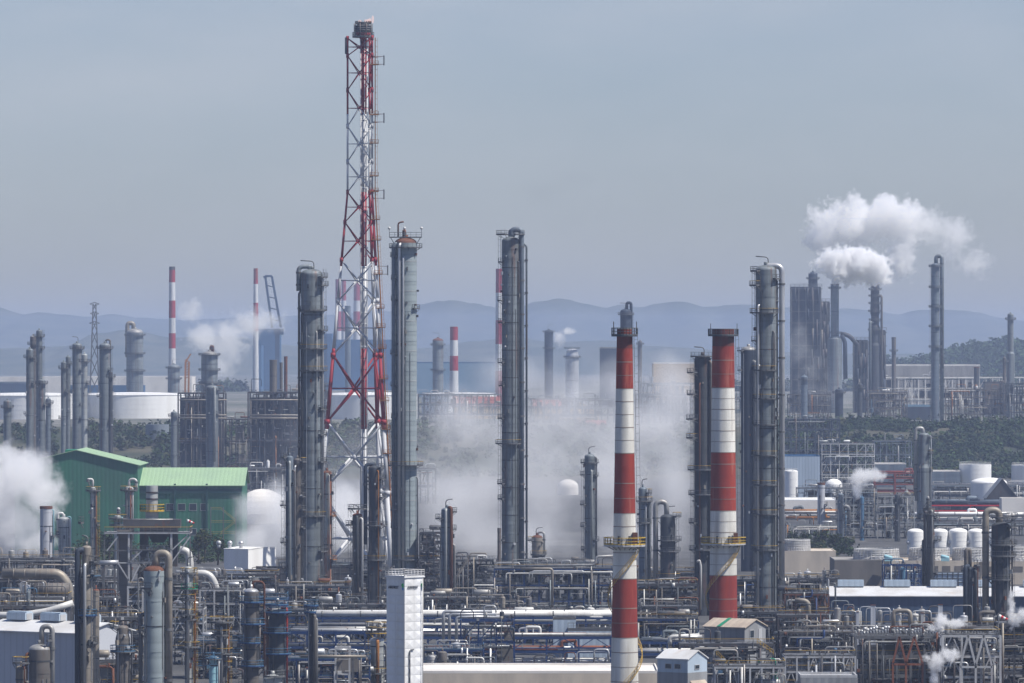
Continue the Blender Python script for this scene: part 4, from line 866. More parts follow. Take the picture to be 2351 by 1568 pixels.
column('squat beige drum column with an arched pipe in front of the big grey tin shed',66,118,1478,1020,'beigedark',topm='aludull',plats=[(1470,'R',.4,'rail')],goose=('R',28,1438,6,1640,'aludull'),pipes=[(-2.8,1500,1600,.3,'rust')])
column('small rusty fitting column at the lower left corner, beside the squat drum column',36,60,1528,1010,'beigedark',topm='beige',plats=[(1522,'O',.6,'yellow')],pipes=[(-1,1530,1600,.15,'rust')])
# sheds
shed('big grey tin shed with a pale roof and two curved roof vents, bottom left corner',40,200,1452,1110,'shedwall','whiteroof',rot=-.62,wid=26,dep=16,rise=1.7,name='tin_shed',vents=3,ventm='bluegreywall')
def duct(label,pts,r,m,D0,name='duct',rib=0,group=None,cat='duct',posts=True):
    P=[(X(p,d),d,Z(y,d)) for p,y,d in pts]; b=bend(P,r*2.2,6); o=MB(); t=thing(name,label,cat,P[0][0],P[0][1],0,group); o.tube(b,r,m,18)
    if rib:
        for i in range(len(P)-1):
            a=Vector(P[i]);c=Vector(P[i+1]); n=int((c-a).length/rib); dd=(c-a).normalized()
            for k in range(1,n): q=a+dd*rib*k; o.tube([q-dd*.1,q+dd*.1],r*1.05,m,18)
    obj('pipe_run',o,t)
    if posts:
        o=MB()
        for i in range(len(P)-1):
            a=Vector(P[i]);c=Vector(P[i+1])
            if abs(a.z-c.z)<4 and (a-c).length>4:
                for k in(.2,.8): q=a+(c-a)*k; o.box(q.x,q.y,(q.z-r)/2,.5,.5,q.z-r,'steel'); o.box(q.x,q.y,q.z-r-.1,r*1.6,.6,.4,'steel')
        if o.v: obj('support',o,t)
    return t
duct('thick ribbed beige duct running level from the left edge then bending down',[(6,1317,1330),(137,1317,1330),(157,1345,1330),(157,1420,1330)],S(12,1330),'beige',1330,rib=2.6)
duct('ribbed dark drum lying under the thick beige duct at left',[(78,1356,1300),(160,1356,1300)],S(18,1300),'beigedark',1300,rib=1.1,name='ribbed_drum',cat='drum')
duct('long white pipe curving upward from the left edge above the tin shed',[(-60,1412,1160),(50,1412,1160),(110,1403,1160),(168,1384,1160)],S(7.5,1160),'pipewhite',1160,cat='pipe',name='pipe')
duct('fat white pipe crossing behind the furnace and turning down right of it',[(405,1316,1500),(480,1316,1500),(497,1345,1500),(497,1400,1500)],S(8,1500),'pipewhite',1500)
duct('white elbow duct rising beside the furnace top at its right',[(412,1262,1460),(431,1266,1460),(436,1290,1460),(436,1330,1460)],S(9,1460),'pipewhite',1460,posts=False)
duct('polished silver duct stub pointing left out of the furnace',[(228,1292,1400),(272,1291,1400)],S(5.5,1400),'alu',1400)
duct('short cream drum lying on its side over the lower blue racks at left',[(296,1506,1200),(322,1506,1200)],S(10,1200),'tank',1200,name='drum',cat='drum')
duct('drum with flaking white and rust paint at the lower left',[(225,1532,1150),(262,1532,1150)],S(7,1150),'rustlight',1150,name='drum',cat='drum')
for i,(a,b) in enumerate(((228,240),(246,258),(258,272))):
    tank(['cream upright tank left end of the trio behind the furnace leg','cream upright tank in the middle of the trio behind the furnace leg','cream upright tank right end of the trio behind the furnace leg'][i],a,b,1308,1560,stair=False,rail=False,m='greylight',group='cream tanks behind the furnace')
# filler structures, lower left
frame('low pipe and exchanger deck below the ribbed drum at the left edge',0,160,1372,1280,10,levels=2,bays=5,railm='yellow',mats=('alu','beige','aludull','pipewhite','bluelight'),seed=11,dense=1.2)
frame('dark steel lattice full of pipes between the dirty beige column and the furnace',226,272,1372,1330,9,levels=4,bays=2,seed=12,mats=('dark','beigedark','alu','rust'),dense=1.2)
frame('open steel stair frame under the furnace, left of the sage green column',296,330,1345,1250,7,levels=6,bays=1,m='steelwhite',seed=13,mats=('aludull','beigedark','dark'),dense=1.4)
frame('white grey steel frame with diagonal braces right of the beige overhead pipe',398,470,1395,1270,10,levels=4,bays=2,m='steelwhite',seed=14,mats=('dark','alu','beigedark','grey','beige'),dense=1.3)
frame('grey three storey pipe frame with a railed top deck, right of the yellow laddered column',462,560,1352,1300,10,levels=5,bays=3,m='steelwhite',seed=15,mats=('dark','alu','beigedark','grey','aludull'),dense=1.2)
frame('low crowded pipe frame along the bottom edge beside the short steel column',440,560,1470,1215,9,levels=3,bays=4,seed=16,mats=('dark','alu','bluelight','beigedark','aludull'),railm='bluelight',dense=1.3)
frame('blue framed pump deck behind the dark blue decked columns',555,660,1372,1330,10,levels=5,bays=3,m='blue',seed=17,mats=('dark','alu','beigedark','rust','aludull'),railm='bluelight',dense=1.3)
frame('low dark pipework deck left of the fat white pipe, behind the sage green column',375,470,1335,1420,8,levels=4,bays=2,seed=18,mats=('dull','aludull','beigedark'),dense=1.0)
frame('brown and grey vessel deck along the bottom edge left of the sage green column',200,330,1515,1110,8,levels=2,bays=4,seed=19,mats=('beige','dark','aludull','rust','beigedark'),dense=1.2)
# ---------------------------------------------------------------- centre foreground
rack('blue pipe rack with white insulated pipes running left of the white sign tower',640,905,1235,(1450,1484,1512),seed=21,np=6,depth=9,truss=True)
rack('blue pipe rack with red and silver pipes right of the white sign tower',960,1402,1235,(1462,1494,1520),seed=22,np=6,depth=9,truss=True,pm=('pipewhite','alu','rustorange','aludull','alu'))
rack('low silver pipe rack between the nearer striped chimney and the pale blue house',1462,1600,1250,(1474,1500),seed=23,np=5,depth=8)
rack('long white pipe pair on low blue trestles crossing behind the sign tower',560,1405,1330,(1418,1429),seed=24,np=3,depth=5,rr=(.45,.75),pm=('pipewhite','tank'),brace=False)
rack('second row of pipes under the long white pair, left half of the picture',600,1140,1290,(1439,1452),seed=25,np=4,depth=5,rr=(.2,.42),pm=('alu','aludull','pipewhite'),brace=False)
frame('blue three storey process rack carrying silver pipes at the foot of the tall middle column',1135,1408,1304,1500,12,levels=3,bays=8,m='blue',seed=31,mats=('alu','aludull','beigedark','dark','grey','pipewhite'),dense=1.25,railm='rail')
frame('black process tower of stacked decks right of the pale green column',964,1012,1222,1620,9,levels=7,bays=3,m='dark',seed=32,mats=('dark','dull','steel','beigedark'),dense=1.6)
frame('dark exchanger structure between the black process tower and the tall middle column',1040,1142,1285,1560,10,levels=4,bays=4,m='dark',seed=33,mats=('aludull','beige','steel','tank','dark'),dense=1.3)
frame('dark pipe support structure left of the pale green column',806,905,1310,1560,10,levels=3,bays=4,m='darkblue',seed=34,mats=('aludull','dark','steel','grey'),dense=1.2)
frame('crowded dark deck at the feet of the tall stained column',640,806,1345,1420,12,levels=3,bays=6,m='darkblue',seed=35,mats=('aludull','dark','steel','beigedark','rust','alu'),dense=1.3,railm='yellow')
frame('dark deck of pumps and drums just right of the sign tower foot',975,1140,1372,1430,12,levels=2,bays=6,m='dark',seed=36,mats=('aludull','dark','beige','alu'),dense=1.3)
frame('dense brown and silver pipework block between the two striped chimneys',1462,1600,1340,1400,12,levels=5,bays=5,m='dull',seed=37,mats=('beige','aludull','dark','rust','beigedark','pipewhite'),dense=1.6,railm='yellow')
frame('low blue piping deck right of the nearer striped chimney base',1460,1602,1420,1310,8,levels=3,bays=5,m='blue',seed=38,mats=('aludull','dark','beigedark','alu','grey'),dense=1.3)
frame('blue lattice of small pipes along the bottom edge left of the tan column',655,850,1510,1165,10,levels=2,bays=7,m='blue',seed=39,mats=('alu','dark','beigedark','aludull'),dense=1.4,railm='bluelight')
frame('blue lattice of small pipes along the bottom edge right of the sign tower',972,1110,1490,1180,8,levels=3,bays=5,m='blue',seed=40,mats=('alu','dark','beigedark','aludull'),dense=1.4,railm='bluelight')
frame('white braced portal frame in front of the blue racks, left of the tan column',771,803,1484,1140,4,levels=2,bays=1,m='steelwhite',seed=41,dense=.3,decks=False)
frame('blue tubular portal standing beside the low concrete wall, right of the sign tower',1058,1180,1422,1190,5,levels=3,bays=3,m='blue',seed=42,dense=.7,decks=False,mats=('alu','dark'))
frame('small pipe bridge deck over the blue rack behind the white cooling box',1176,1405,1412,1360,7,levels=2,bays=8,m='blue',seed=43,mats=('alu','aludull','dark','pipewhite'),dense=1.2,railm='rail')
duct('beige drum lying on its side between the black process tower and the tall middle column',[(1064,1379,1450),(1126,1380,1450)],S(8,1450),'beige',1450,name='drum',cat='drum')
duct('long grey beige pipe low in front of the blue lattice',[(690,1507,1125),(840,1507,1125)],S(3.2,1125),'beige',1125,name='pipe',cat='pipe')
duct('silver pipe stepping down along the top of the blue process rack',[(1180,1300,1490),(1365,1297,1490),(1370,1278,1490),(1412,1276,1490)],S(3,1490),'aludull',1490,name='pipe',cat='pipe',posts=False)
duct('beige pipe dropping down the face of the blue process rack',[(1196,1306,1488),(1268,1306,1488),(1268,1400,1488)],S(3.2,1488),'beige',1488,name='pipe',cat='pipe',posts=False)
for i,(a,y,b) in enumerate(((1190,1418,1240),(1204,1424,1250),(1220,1430,1262))):
    duct(['outer silver bend of the three nested ones beside the sign tower','middle silver bend of the three nested ones beside the sign tower','inner silver bend of the three nested ones beside the sign tower'][i],[(a-172,1470,1215),(a-172,y-14,1215),(b-110,y-14,1215)],.35,'alu',1215,name='pipe',cat='pipe',posts=False,group='nested silver bends')
duct('fat silver pipe bend right of the nearer striped chimney over the blue rack',[(1538,1480,1200),(1538,1462,1200),(1606,1459,1200)],S(5,1200),'pipewhite',1200,name='pipe',cat='pipe',posts=False)
duct('second silver pipe bend beside the pale blue house roof',[(1570,1480,1190),(1570,1464,1190),(1612,1462,1190)],S(4.5,1190),'alu',1190,name='pipe',cat='pipe',posts=False)
duct('tall thin white lamp like vent pipe between the dark column and the wider chimney',[(1600,1290,1400),(1606,1286,1400),(1609,1300,1400),(1609,1400,1400)],.28,'pipewhite',1400,name='vent_pipe',cat='pipe',posts=False)
# noise screen fence
def screen(label,x0,x1,yt,D,h=6):
    t=thing('mesh_fence',label,'fence',X((x0+x1)/2,D),D); o=MB(); n=int((X(x1,D)-X(x0,D))/3); zt=Z(yt,D)
    for i in range(n+1): x=X(x0,D)+(X(x1,D)-X(x0,D))*i/n; o.beam((x,D,0),(x,D,zt),.14,'rail')
    for z in(zt,zt-h*.33,zt-h*.66,zt-h): o.beam((X(x0,D),D,z),(X(x1,D),D,z),.1,'rail')
    obj('frame',o,t); o=MB(); o.box(X((x0+x1)/2,D),D+.1,zt-h/2,X(x1,D)-X(x0,D),.06,h,'dull'); obj('mesh_panel',o,t)
screen('grey mesh fence in the steam behind the stained column',588,805,1300,1680)
# low concrete building at the bottom edge
def wallblock(label,x0,x1,yt,D,dep,wall,roof,name='concrete_building',par=.5,slots=0,z0=0,cat='building'):
    xa,xb=X(x0,D),X(x1,D); z=Z(yt,D); t=thing(name,label,cat,(xa+xb)/2,D,z0); o=MB(); o.box((xa+xb)/2,D+dep/2,(z+z0)/2,xb-xa,dep,z-z0,wall); obj('wall',o,t)
    o=MB(); o.box((xa+xb)/2,D+dep/2,z+.06,xb-xa-.6,dep-.6,.12,roof)
    for y in(D+.12,D+dep-.12): o.box((xa+xb)/2,y,z+par/2+.01,xb-xa+.1,.25,par,roof)
    for x in(xa+.1,xb-.1): o.box(x,D+dep/2,z+par/2+.02,.25,dep-.5,par,roof)
    obj('roof',o,t)
    if slots:
        for i in range(slots):
            o=MB(); w_=(xb-xa)/slots; o.box(xa+w_*(i+.5),D-.02,z-(z-z0)*.28,w_*.66,.12,(z-z0)*.25,'concretedark'); obj('opening',o,t)
    return t
wallblock('low beige concrete building with a pale flat roof at the bottom edge centre',930,1512,1546,1128,28,'concrete','farwhite')
wallblock('plain blue grey cabinet block on the rack behind the nearer striped chimney',1270,1322,1423,1262,6,'bluegreywall','steel',name='cabinet',cat='cabinet')
BX=wallblock('long grey service box with a railed roof left of the nearer striped chimney',1304,1404,1449,1255,8,'bluegreywall','steel',name='service_box',cat='building')
o=MB(); z=Z(1449,1255)+.5; o.rails([(X(1304,1255),1255,z),(X(1404,1255),1255,z)],'rail',1.3,.09,1.2); obj('railing',o,BX)
# houses
shed('pale blue tin house with three small windows beside the nearer striped chimney',1510,1625,1514,1075,'bluegreywall','whiteroof',rot=-.62,wid=6.9,dep=6.6,rise=1.5,name='tin_house',
  windows=[('F',-.9,Z(1530,1075),1.4,.9),('F',1.2,Z(1530,1075),1.4,.9),('R',-.2,Z(1532,1075),1.5,.8)],ov=.25)
HS=[o for o in bpy.data.objects if o.get('label','').startswith('pale blue tin house')][0]; HS['_o']=(0,0,0); o=MB(); h0=Z(1544,1075); o.box(0,0,h0/2,6.96,6.66,h0,'greywall'); obj('lower_wall',o,HS)
o=MB(); o.poly([(3.5,-2.6,h0-1.5),(5.6,-2.4,h0-4.2),(5.6,2.4,h0-4.2),(3.5,2.6,h0-1.5)],'tanroof'); o.poly([(3.5,-2.6,h0-1.75),(3.5,2.6,h0-1.75),(5.6,2.4,h0-4.45),(5.6,-2.4,h0-4.45)],'tanroof'); obj('lean_to_roof',o,HS)
shed('dark grey tin house with a tan roof at the foot of the wider striped chimney',1604,1775,1441,1180,'greywall','tanroof',rot=-.55,wid=9.6,dep=9.0,rise=1.5,name='tin_house',windows=[('R',-1.5,Z(1456,1180),1.7,1.6)],ov=.35)
HS=[o for o in bpy.data.objects if o.get('label','').startswith('dark grey tin house')][0]; HS['_o']=(0,0,0); hz_=Z(1441,1180)
o=MB(); k=hz_+.30; o.poly([(-1.6,-5.0,k-.05),(-.7,-5.0,k-.05),(-.7,0,k+1.52),(-1.6,0,k+1.52)],'safegreen'); obj('roof_strip',o,HS)
o=MB(); o.box(4.85,2.0,Z(1462,1180),.12,1.4,3.0,'steelwhite'); obj('door',o,HS)
frame('railed walkway platform with yellow handrail wrapping the grey tin house',1560,1775,1478,1165,8,levels=2,bays=7,m='dull',seed=51,mats=('dull','dark','concretegrey'),dense=.8,railm='yellow',name='walkway',cat='walkway')
frame('stair and deck tangle with bright green boxes right below the dark grey tin house',1640,1800,1528,1100,9,levels=2,bays=6,m='steelwhite',seed=52,mats=('safegreen','aludull','pipewhite','steel'),dense=1.3,railm='yellow')
def stair(label,x0,y0,x1,y1,D,m='steel',rm='yellow'):
    t=thing('steel_stair',label,'stair',X(x0,D),D); a=Vector((X(x0,D),D,Z(y0,D)));b=Vector((X(x1,D),D,Z(y1,D))); o=MB(); n=int(abs(a.z-b.z)/.22)
    for s in(0,-1.1): o.beam(a+Vector((0,s,0)),b+Vector((0,s,0)),.12,m,.35)
    for i in range(n+1): p=a+(b-a)*i/n; o.box(p.x,p.y-.55,p.z,.3,1.05,.05,m)
    obj('flight',o,t); o=MB()
    for s in(0,-1.1):
        for d in(.55,1.1): o.beam(a+Vector((0,s,d)),b+Vector((0,s,d)),.09,rm)
        for i in range(6): p=a+(b-a)*i/5+Vector((0,s,0)); o.beam(p,p+Vector((0,0,1.1)),.07,rm)
    obj('railing',o,t)
    lo=min(a,b,key=lambda v:v.z); 
    if lo.z>1: o=MB(); [o.beam((p.x,p.y-.5,0),(p.x,p.y-.5,p.z),.2,m) for p in(a,b)]; obj('post',o,t)
stair('steel stair descending left to right below the grey tin house',1645,1505,1702,1565,1110)
stair('short steel stair going down at the right end of the yellow railed walkway',1738,1478,1775,1505,1150)
stair('long pale stair leaning on the dark beige concrete block at right',1975,1290,2020,1345,1700,'concrete')
stair('steep stair with tan rails above the drum deck right of the black process tower',1050,1325,1075,1285,1540,'beige','beige')
# ---------------------------------------------------------------- right: sheds, cooling towers, columns
LB=shed('very long dark blue shed with a white roof and box vents on its ridge',1905,2440,1369,1450,'bluewall','whiteroof',dep=20,rise=1.9,name='long_shed',vents=5,ventm='bluegreywall',ov=.6,rot=-.03)
wallblock('tall beige concrete basin under the fan ring, left end of the cooling towers',1800,1919,1267,1760,24,'concrete','concrete',name='cooling_tower',par=.3,cat='cooling tower')
wallblock('concrete basin coloured dark for shade between the two halves of the cooling towers',1916,2046,1287,1690,26,'concretedark','concretegrey',name='cooling_tower',par=.3,cat='cooling tower')  # shade of this side is put into the colour by darker concrete
wallblock('beige slotted concrete basin behind the blue pipe portal',2046,2215,1291,1690,26,'concrete','concrete',name='cooling_tower',slots=6,cat='cooling tower')
wallblock('beige slotted concrete basin at the right edge behind the goosenecked column',2222,2420,1293,1700,26,'concrete','concrete',name='cooling_tower',slots=6,cat='cooling tower')
def fanring(label,x0,x1,yt,yb,D,group):
    cx=X((x0+x1)/2,D); R=S((x1-x0)/2,D); z0,z1=Z(yb,D),Z(yt,D); t=thing('fan_ring',label,'fan ring',cx,D+R,z0,group); cy=D+R; h=z1-z0
    o=MB(); o.lathe(cx,cy,[(R*1.0,z0),(R*.9,z0+h*.4),(R*.93,z1),(R*.88,z1),(R*.86,z0+h*.4),(R*.95,z0)],'pipewhite',40)
    obj('fan_cowl',o,t); o=MB(); n=34
    for i in range(n): a=2*PI*i/n; c,s=math.cos(a),math.sin(a); o.beam((cx+R*1.02*c,cy+R*1.02*s,z0),(cx+R*.97*c,cy+R*.97*s,z1+.1),.16,'railwhite')
    for k in range(5): z=z0+h*(k+.6)/5; o.tube([(cx+R*.99*math.cos(2*PI*i/40),cy+R*.99*math.sin(2*PI*i/40),z) for i in range(41)],.09,'railwhite',4,False)
    obj('stiffener',o,t); o=MB()
    for i in range(8): a=2*PI*i/8; o.beam((cx,cy,z1-h*.4),(cx+R*.8*math.cos(a),cy+R*.8*math.sin(a),z1-h*.4),.5,'steel',.1)
    obj('fan_blades',o,t)
g='fan rings on the cooling towers'
fanring('white slatted fan ring standing on the beige basin, left end of the row',1801,1862,1239,1267,1762,g)
fanring('white slatted fan ring left of the four white tanks',1963,2068,1261,1287,1692,g)
fanring('white slatted fan ring under the white tanks, seen behind the dark piped column',2090,2184,1259,1290,1692,g)
fanring('white slatted fan ring just left of the goosenecked column at right',2190,2278,1259,1290,1694,g)
fanring('white slatted fan ring cut by the right edge of the picture',2285,2390,1254,1291,1702,g)
for i,(x,l) in enumerate(((2040,'pale cyan gearbox motor beside the fan ring left of the dark piped column'),(2170,'pale cyan gearbox motor between two fan rings right of the dark piped column'))):
    D=1688; t=thing('motor',l,'motor',X(x,D),D,Z(1285,D)); o=MB(); z=Z(1281,D); o.drum((X(x-9,D),D,z+.5),(X(x+7,D),D,z),.6,'cyan',10); obj('casing',o,t); o=MB(); o.box(X(x,D),D,z-.5,2.4,1.2,.9,'cyan'); obj('base',o,t)
g='white tanks behind the cooling towers'
for a,b,l in((2083,2120,'white domed tank left end of the row, left of the dark piped column'),(2139,2176,'white domed tank directly right of the dark piped column'),(2178,2221,'white domed tank in full view, third of the row'),(2222,2260,'white domed tank fourth of the row, left of the gooseneck pipe'),(2268,2308,'white domed tank mostly hidden behind the goosenecked column')):
    tank(l,a,b,1221,1950,k=.42,group=g,stair=False,rail=False,z0=0); T=[o for o in bpy.data.objects if o.get('label')==l][0]; o=MB(); x=X((a+b)/2,1950)-S((b-a)/2,1950)+.2; o.ell((x,1948.6,Z(1245,1950)),.7,.7,.7,'alu',10,6); obj('nozzle',o,T)
column('dark twin piped column standing in front of the white tanks',2119,2146,1168,1560,'beigedark',topm='dark',plats=[(1180,'O',1.2),(1190,'L',2.2),(1190,'R',1.6),(1240,'R',2.0),(1262,'L',.8)],pipes=[(-2.1,1175,1345,.45,'dark'),(-1.2,1172,1345,.35,'aludull'),(-2.6,1240,1345,.3,'steel')],goose=('L',2,1142,3.4,1160,'aludull'),davit='R',rings=6,secs=[(1170,.92)])
column('hazy grey column with a tall square gooseneck pipe before the green bank',2108,2134,993,2200,'grey',plats=[(1005,'R',1.4),(1040,'R',1.5,'yellow')],goose=('L',19,983,4.2,1150,'aludull'),secs=[(1070,1.25)],davit=None,rings=6,pipes=[(-.6,1000,1210,.25,'alu')])
column('wide dark column with a big beige gooseneck at the right edge',2276,2319,1198,1330,'dark',topm='dark',plats=[(1188,(-2.2,.8),1.8),(1210,'R',1.4),(1250,'FR',1.7),(1276,'FR',1.5),(1330,'FL',1.2)],goose=('L',35,1171,8,1480,'beige'),pipes=[(-.2,1240,1480,.25,'beigedark'),(-2.2,1290,1480,.35,'dark')],ladder='R',davit='R',rings=5)
column('dark stub column with a smaller beige gooseneck, left of the wide dark column',2216,2240,1300,1290,'dark',plats=[(1298,'R',1.0),(1310,'L',1.0)],goose=('L',10,1262,5,1480,'beigedark'),pipes=[(-.9,1310,1480,.35,'dark'),(-2.3,1300,1480,.5,'darkblue'),(-.3,1280,1480,.2,'rust')],ladder='R')
column('thin grey column before the left end of the long blue shed',1888,1897,1308,1380,'grey',plats=[(1320,'R',1.2),(1330,'L',.9)],pipes=[(-.2,1330,1480,.25,'alu')],lug=False)
column('grey stack with a brown conical cap left of the bluish process unit',1877,1894,1108,2150,'shedwall',top='flat',topm='rust',lug=False,name='vent_stack',cat='stack',rings=4)
for x0,y0,x1,l,m in((1999,1390,2010,'tall flat pale vent plate left of the arched beige pipe','shedwall'),(1966,1405,1972,'short flat pale vent plate, leftmost before the long blue shed','shedwall'),(2114,1408,2121,'short flat pale vent plate right of the arched beige pipe','steelwhite'),(2154,1389,2164,'flat pale vent plate wrapped in steam right of the arched pipe','shedwall')):
    D=1230; t=thing('vent_stack',l,'stack',X((x0+x1)/2,D),D); o=MB(); o.box(X((x0+x1)/2,D),D,Z(y0,D)/2,S(x1-x0,D),.8,Z(y0,D),m); obj('shaft',o,t); o=MB(); o.box(X((x0+x1)/2,D),D,Z(y0,D)+.08,S(x1-x0,D)*1.12,.95,.16,'rust'); obj('cap',o,t)
duct('arched beige pipe hooping over the valves before the long blue shed',[(2051,1444,1225),(2051,1402,1225),(2090,1402,1225),(2090,1446,1225)],S(5,1225),'beige',1225,name='arched_pipe',cat='pipe',posts=False)
duct('arched beige pipe near the red and white windsock',[(2249,1444,1200),(2249,1406,1200),(2283,1406,1200)],S(5,1200),'beigedark',1200,name='arched_pipe',cat='pipe',posts=False)
duct('big beige hook pipe inside the rusty frame right of the tall bypass pipe',[(1825,1378,1330),(1856,1380,1330),(1858,1450,1330)],S(6,1330),'beige',1330,name='arched_pipe',cat='pipe',posts=False)
duct('grey pipe hook dropping behind the frame with the rusty posts',[(1912,1340,1340),(1918,1340,1340),(1918,1450,1340)],S(2.2,1340),'grey',1340,name='pipe',cat='pipe',posts=False)
frame('rusty braced frame with blue beams right of the tall bypass pipe',1800,1900,1362,1340,9,levels=3,bays=4,m='rust',seed=61,mats=('dark','blue','beige','aludull','rust'),dense=1.1,railm='yellow')
frame('blue pipe portal with hanging lines left of the dark piped column',2028,2112,1296,1520,8,levels=3,bays=5,m='blue',seed=62,mats=('dark','blue','bluelight','aludull'),dense=.8,decks=False)
frame('mixed pipe deck with white and blue runs left of the rusty trusses',1790,1960,1450,1250,10,levels=2,bays=7,m='dull',seed=63,mats=('beige','aludull','blue','pipewhite','dark'),dense=1.2,railm='beige')
frame('rust streaked heater bay, rusty A braces and a row of valves on top',1960,2148,1458,1160,14,levels=3,bays=6,m='steel',seed=64,mats=('dark','rust','dull','beigedark','aludull'),dense=1.3,post=.5)
frame('grey heater bay with white A braces at the lower right',2158,2290,1455,1155,14,levels=3,bays=3,m='steelwhite',seed=65,mats=('dark','dull','beigedark','aludull','alu'),dense=1.3,post=.45)
frame('dark piping deck cut by the lower right corner',2290,2420,1430,1180,12,levels=4,bays=4,m='dull',seed=66,mats=('dark','dull','beige','aludull'),dense=1.4,railm='yellow')
frame('pale steel decks with yellow rails along the bottom, left of the rusty trusses',1800,1960,1504,1140,10,levels=3,bays=6,m='steelwhite',seed=67,mats=('shedwall','dull','greywall','aludull'),dense=1.1,railm='yellow')
frame('valve and pump deck in front of the long blue shed',1900,2290,1438,1280,8,levels=1,bays=12,m='dull',seed=68,mats=('alu','dull','beigedark','aludull','pipewhite'),dense=1.5,railm='yellow')
def abraces(label,xs,D,yt,yb,m):
    t=thing('truss_brace',label,'brace',X(xs[0],D),D,0); 
    for a,b in zip(xs,xs[1:]):
        o=MB(); o.beam((X(a,D),D,Z(yb,D)),(X((a+b)/2,D),D,Z(yt,D)),.42,m); o.beam((X((a+b)/2,D),D,Z(yt,D)),(X(b,D),D,Z(yb,D)),.42,m); obj('brace',o,t)
    o=MB(); o.beam((X(xs[0],D),D,Z(yb,D)-.3),(X(xs[-1],D),D,Z(yb,D)-.3),.4,m); 
    for a in xs: o.beam((X(a,D),D,0),(X(a,D),D,Z(yb,D)-.1),.4,m)
    obj('frame',o,t)
abraces('rusty red A shaped braces of the heater bay',(2050,2080,2118),1150,1462,1522,'rustorange')
abraces('whitish A shaped braces of the grey heater bay',(2205,2240,2277),1145,1458,1528,'steelwhite')
VR=thing('valve_row','row of small silver relief valves on top of the heater bays','valves',X(2100,1160),1160,0)
rnd=random.Random(5)
for i in range(46):
    D=1160; x=X(1962+i*6.8,D); z=Z(1455,D); o=MB(); h=rnd.uniform(.7,1.5); o.tube([(x,D-4,z),(x,D-4,z+h)],.28,'alu' if rnd.random()<.6 else 'pipewhite',8); o.ell((x,D-4,z+h),.42,.42,.35,rnd.choice(('alu','pipewhite','steel')),8,5); o.tube([(x,D-4,z+h*.5),(x+.8,D-4,z+h*.5)],.16,'steel',6); obj('valve',o,VR)
wallblock('flat grey roof of a low block at the bottom edge left of the rusty trusses',1838,1968,1556,1075,10,'greywall','steelwhite',name='service_box',cat='building')
wallblock('dark heater box inside the rusty A braces',1975,2140,1490,1172,8,'dull','dark',name='heater_box',cat='heater')
wallblock('dark heater box inside the white A braces',2165,2290,1492,1170,8,'dull','dark',name='heater_box',cat='heater')
# mid distance right: bluish process unit and yard
frame('bluish white process unit of stacked decks left of the white tanks',1922,2010,1122,2150,14,levels=6,bays=5,m='greylight',seed=71,mats=('greylight','alu','aludull','bluelight','beige','greyblue'),dense=1.3)
frame('bluish process unit wing reaching towards the dark piped column',2012,2096,1138,2120,14,levels=5,bays=5,m='greylight',seed=72,mats=('greylight','alu','aludull','steel','beige','dark'),dense=1.3)
column('blue grey column with a looped pipe at the left end of the bluish process unit',1922,1937,1132,2060,'greyblue',plats=[(1140,'L',1.3),(1180,'R',1.2)],goose=('R',20,1162,4,1200,'aludull'))
column('pale blue narrow column rising amid the bluish process unit',1974,1984,1140,2090,'bluelight',lug=False)
column('short dark column at the right end of the bluish process unit',2054,2067,1134,2080,'dark',plats=[(1145,'R',1.2)])
frame('light grey process unit half veiled in steam before the green bank',1885,2005,1018,2750,16,levels=5,bays=6,m='pipewhite',seed=73,mats=('pipewhite','alu','greylight','tank','aludull'),dense=1.0)
wallblock('plain blue grey block building right of the tall bypass pipe',1800,1882,1048,2700,30,'bluegreywall','farblue',name='block_building')
wallblock('wide white flat roofed hall below the plain blue grey block',1800,1925,1150,2350,40,'farwhite','tank',name='white_hall')
tank('upright white tank left of the round white one, below the blue grey block',1800,1832,1082,2500,stair=False)
tank('rounded white tank behind the brown capped stack',1894,1934,1115,2500,k=.8,stair=False,rail=False)
rack('white and silver pipe rows crossing behind the white tanks, right side',2060,2420,2250,(1184,1197),seed=75,np=5,rr=(.3,.8),m='steel',step=12,pm=('farwhite','aludull','tank'),brace=False)
rack('thick dark blue grey pipe rows with red supports at right',2130,2420,2420,(1160,1172),seed=76,np=5,rr=(.6,1.3),m='firered',step=14,pm=('greyblue','grey','aludull','darkblue'),brace=False)
rack('stacked rows of red pipe frames under the hazy goosenecked column',2008,2100,2700,(1086,1098,1112,1128),seed=77,np=5,m='farred',step=7,pm=('farred','farred','aludull','rust'),post=.8)
frame('low grey yard of racks and sheds between the red frames and the right edge',2135,2380,1112,2650,30,levels=3,bays=14,m='grey',seed=78,mats=('farwhite','grey','tank','aludull','greyblue','farwhite'),dense=.9,decks=True)
shed('dark open gabled shed near the right edge with a pale sign board',2266,2336,1142,2450,'dull','aludull',dep=16,rise=8,name='open_shed',ridge_dir='Y')
wallblock('row of low white roofs at the foot of the green bank',2007,2080,1066,2900,20,'greyblue','farwhite',name='low_hall')
wallblock('long low white roof right of the hazy goosenecked column',2136,2205,1083,2880,20,'greyblue','farwhite',name='low_hall')
tank('broad grey white tank with a red rimmed roof at the foot of the green bank',2202,2276,1066,2900,stair=False,top='flat')
tank('second broad grey white tank with a red rim, cut by the right edge',2322,2400,1068,2920,stair=False,top='flat')
tank('shallow white domed roof behind the dark open gabled shed',2228,2312,1108,2600,k=.28,stair=False,rail=False)
wallblock('cream low wall block at the right edge above the tanks',2300,2420,1146,2350,12,'farwhite','farwhite',name='low_hall')

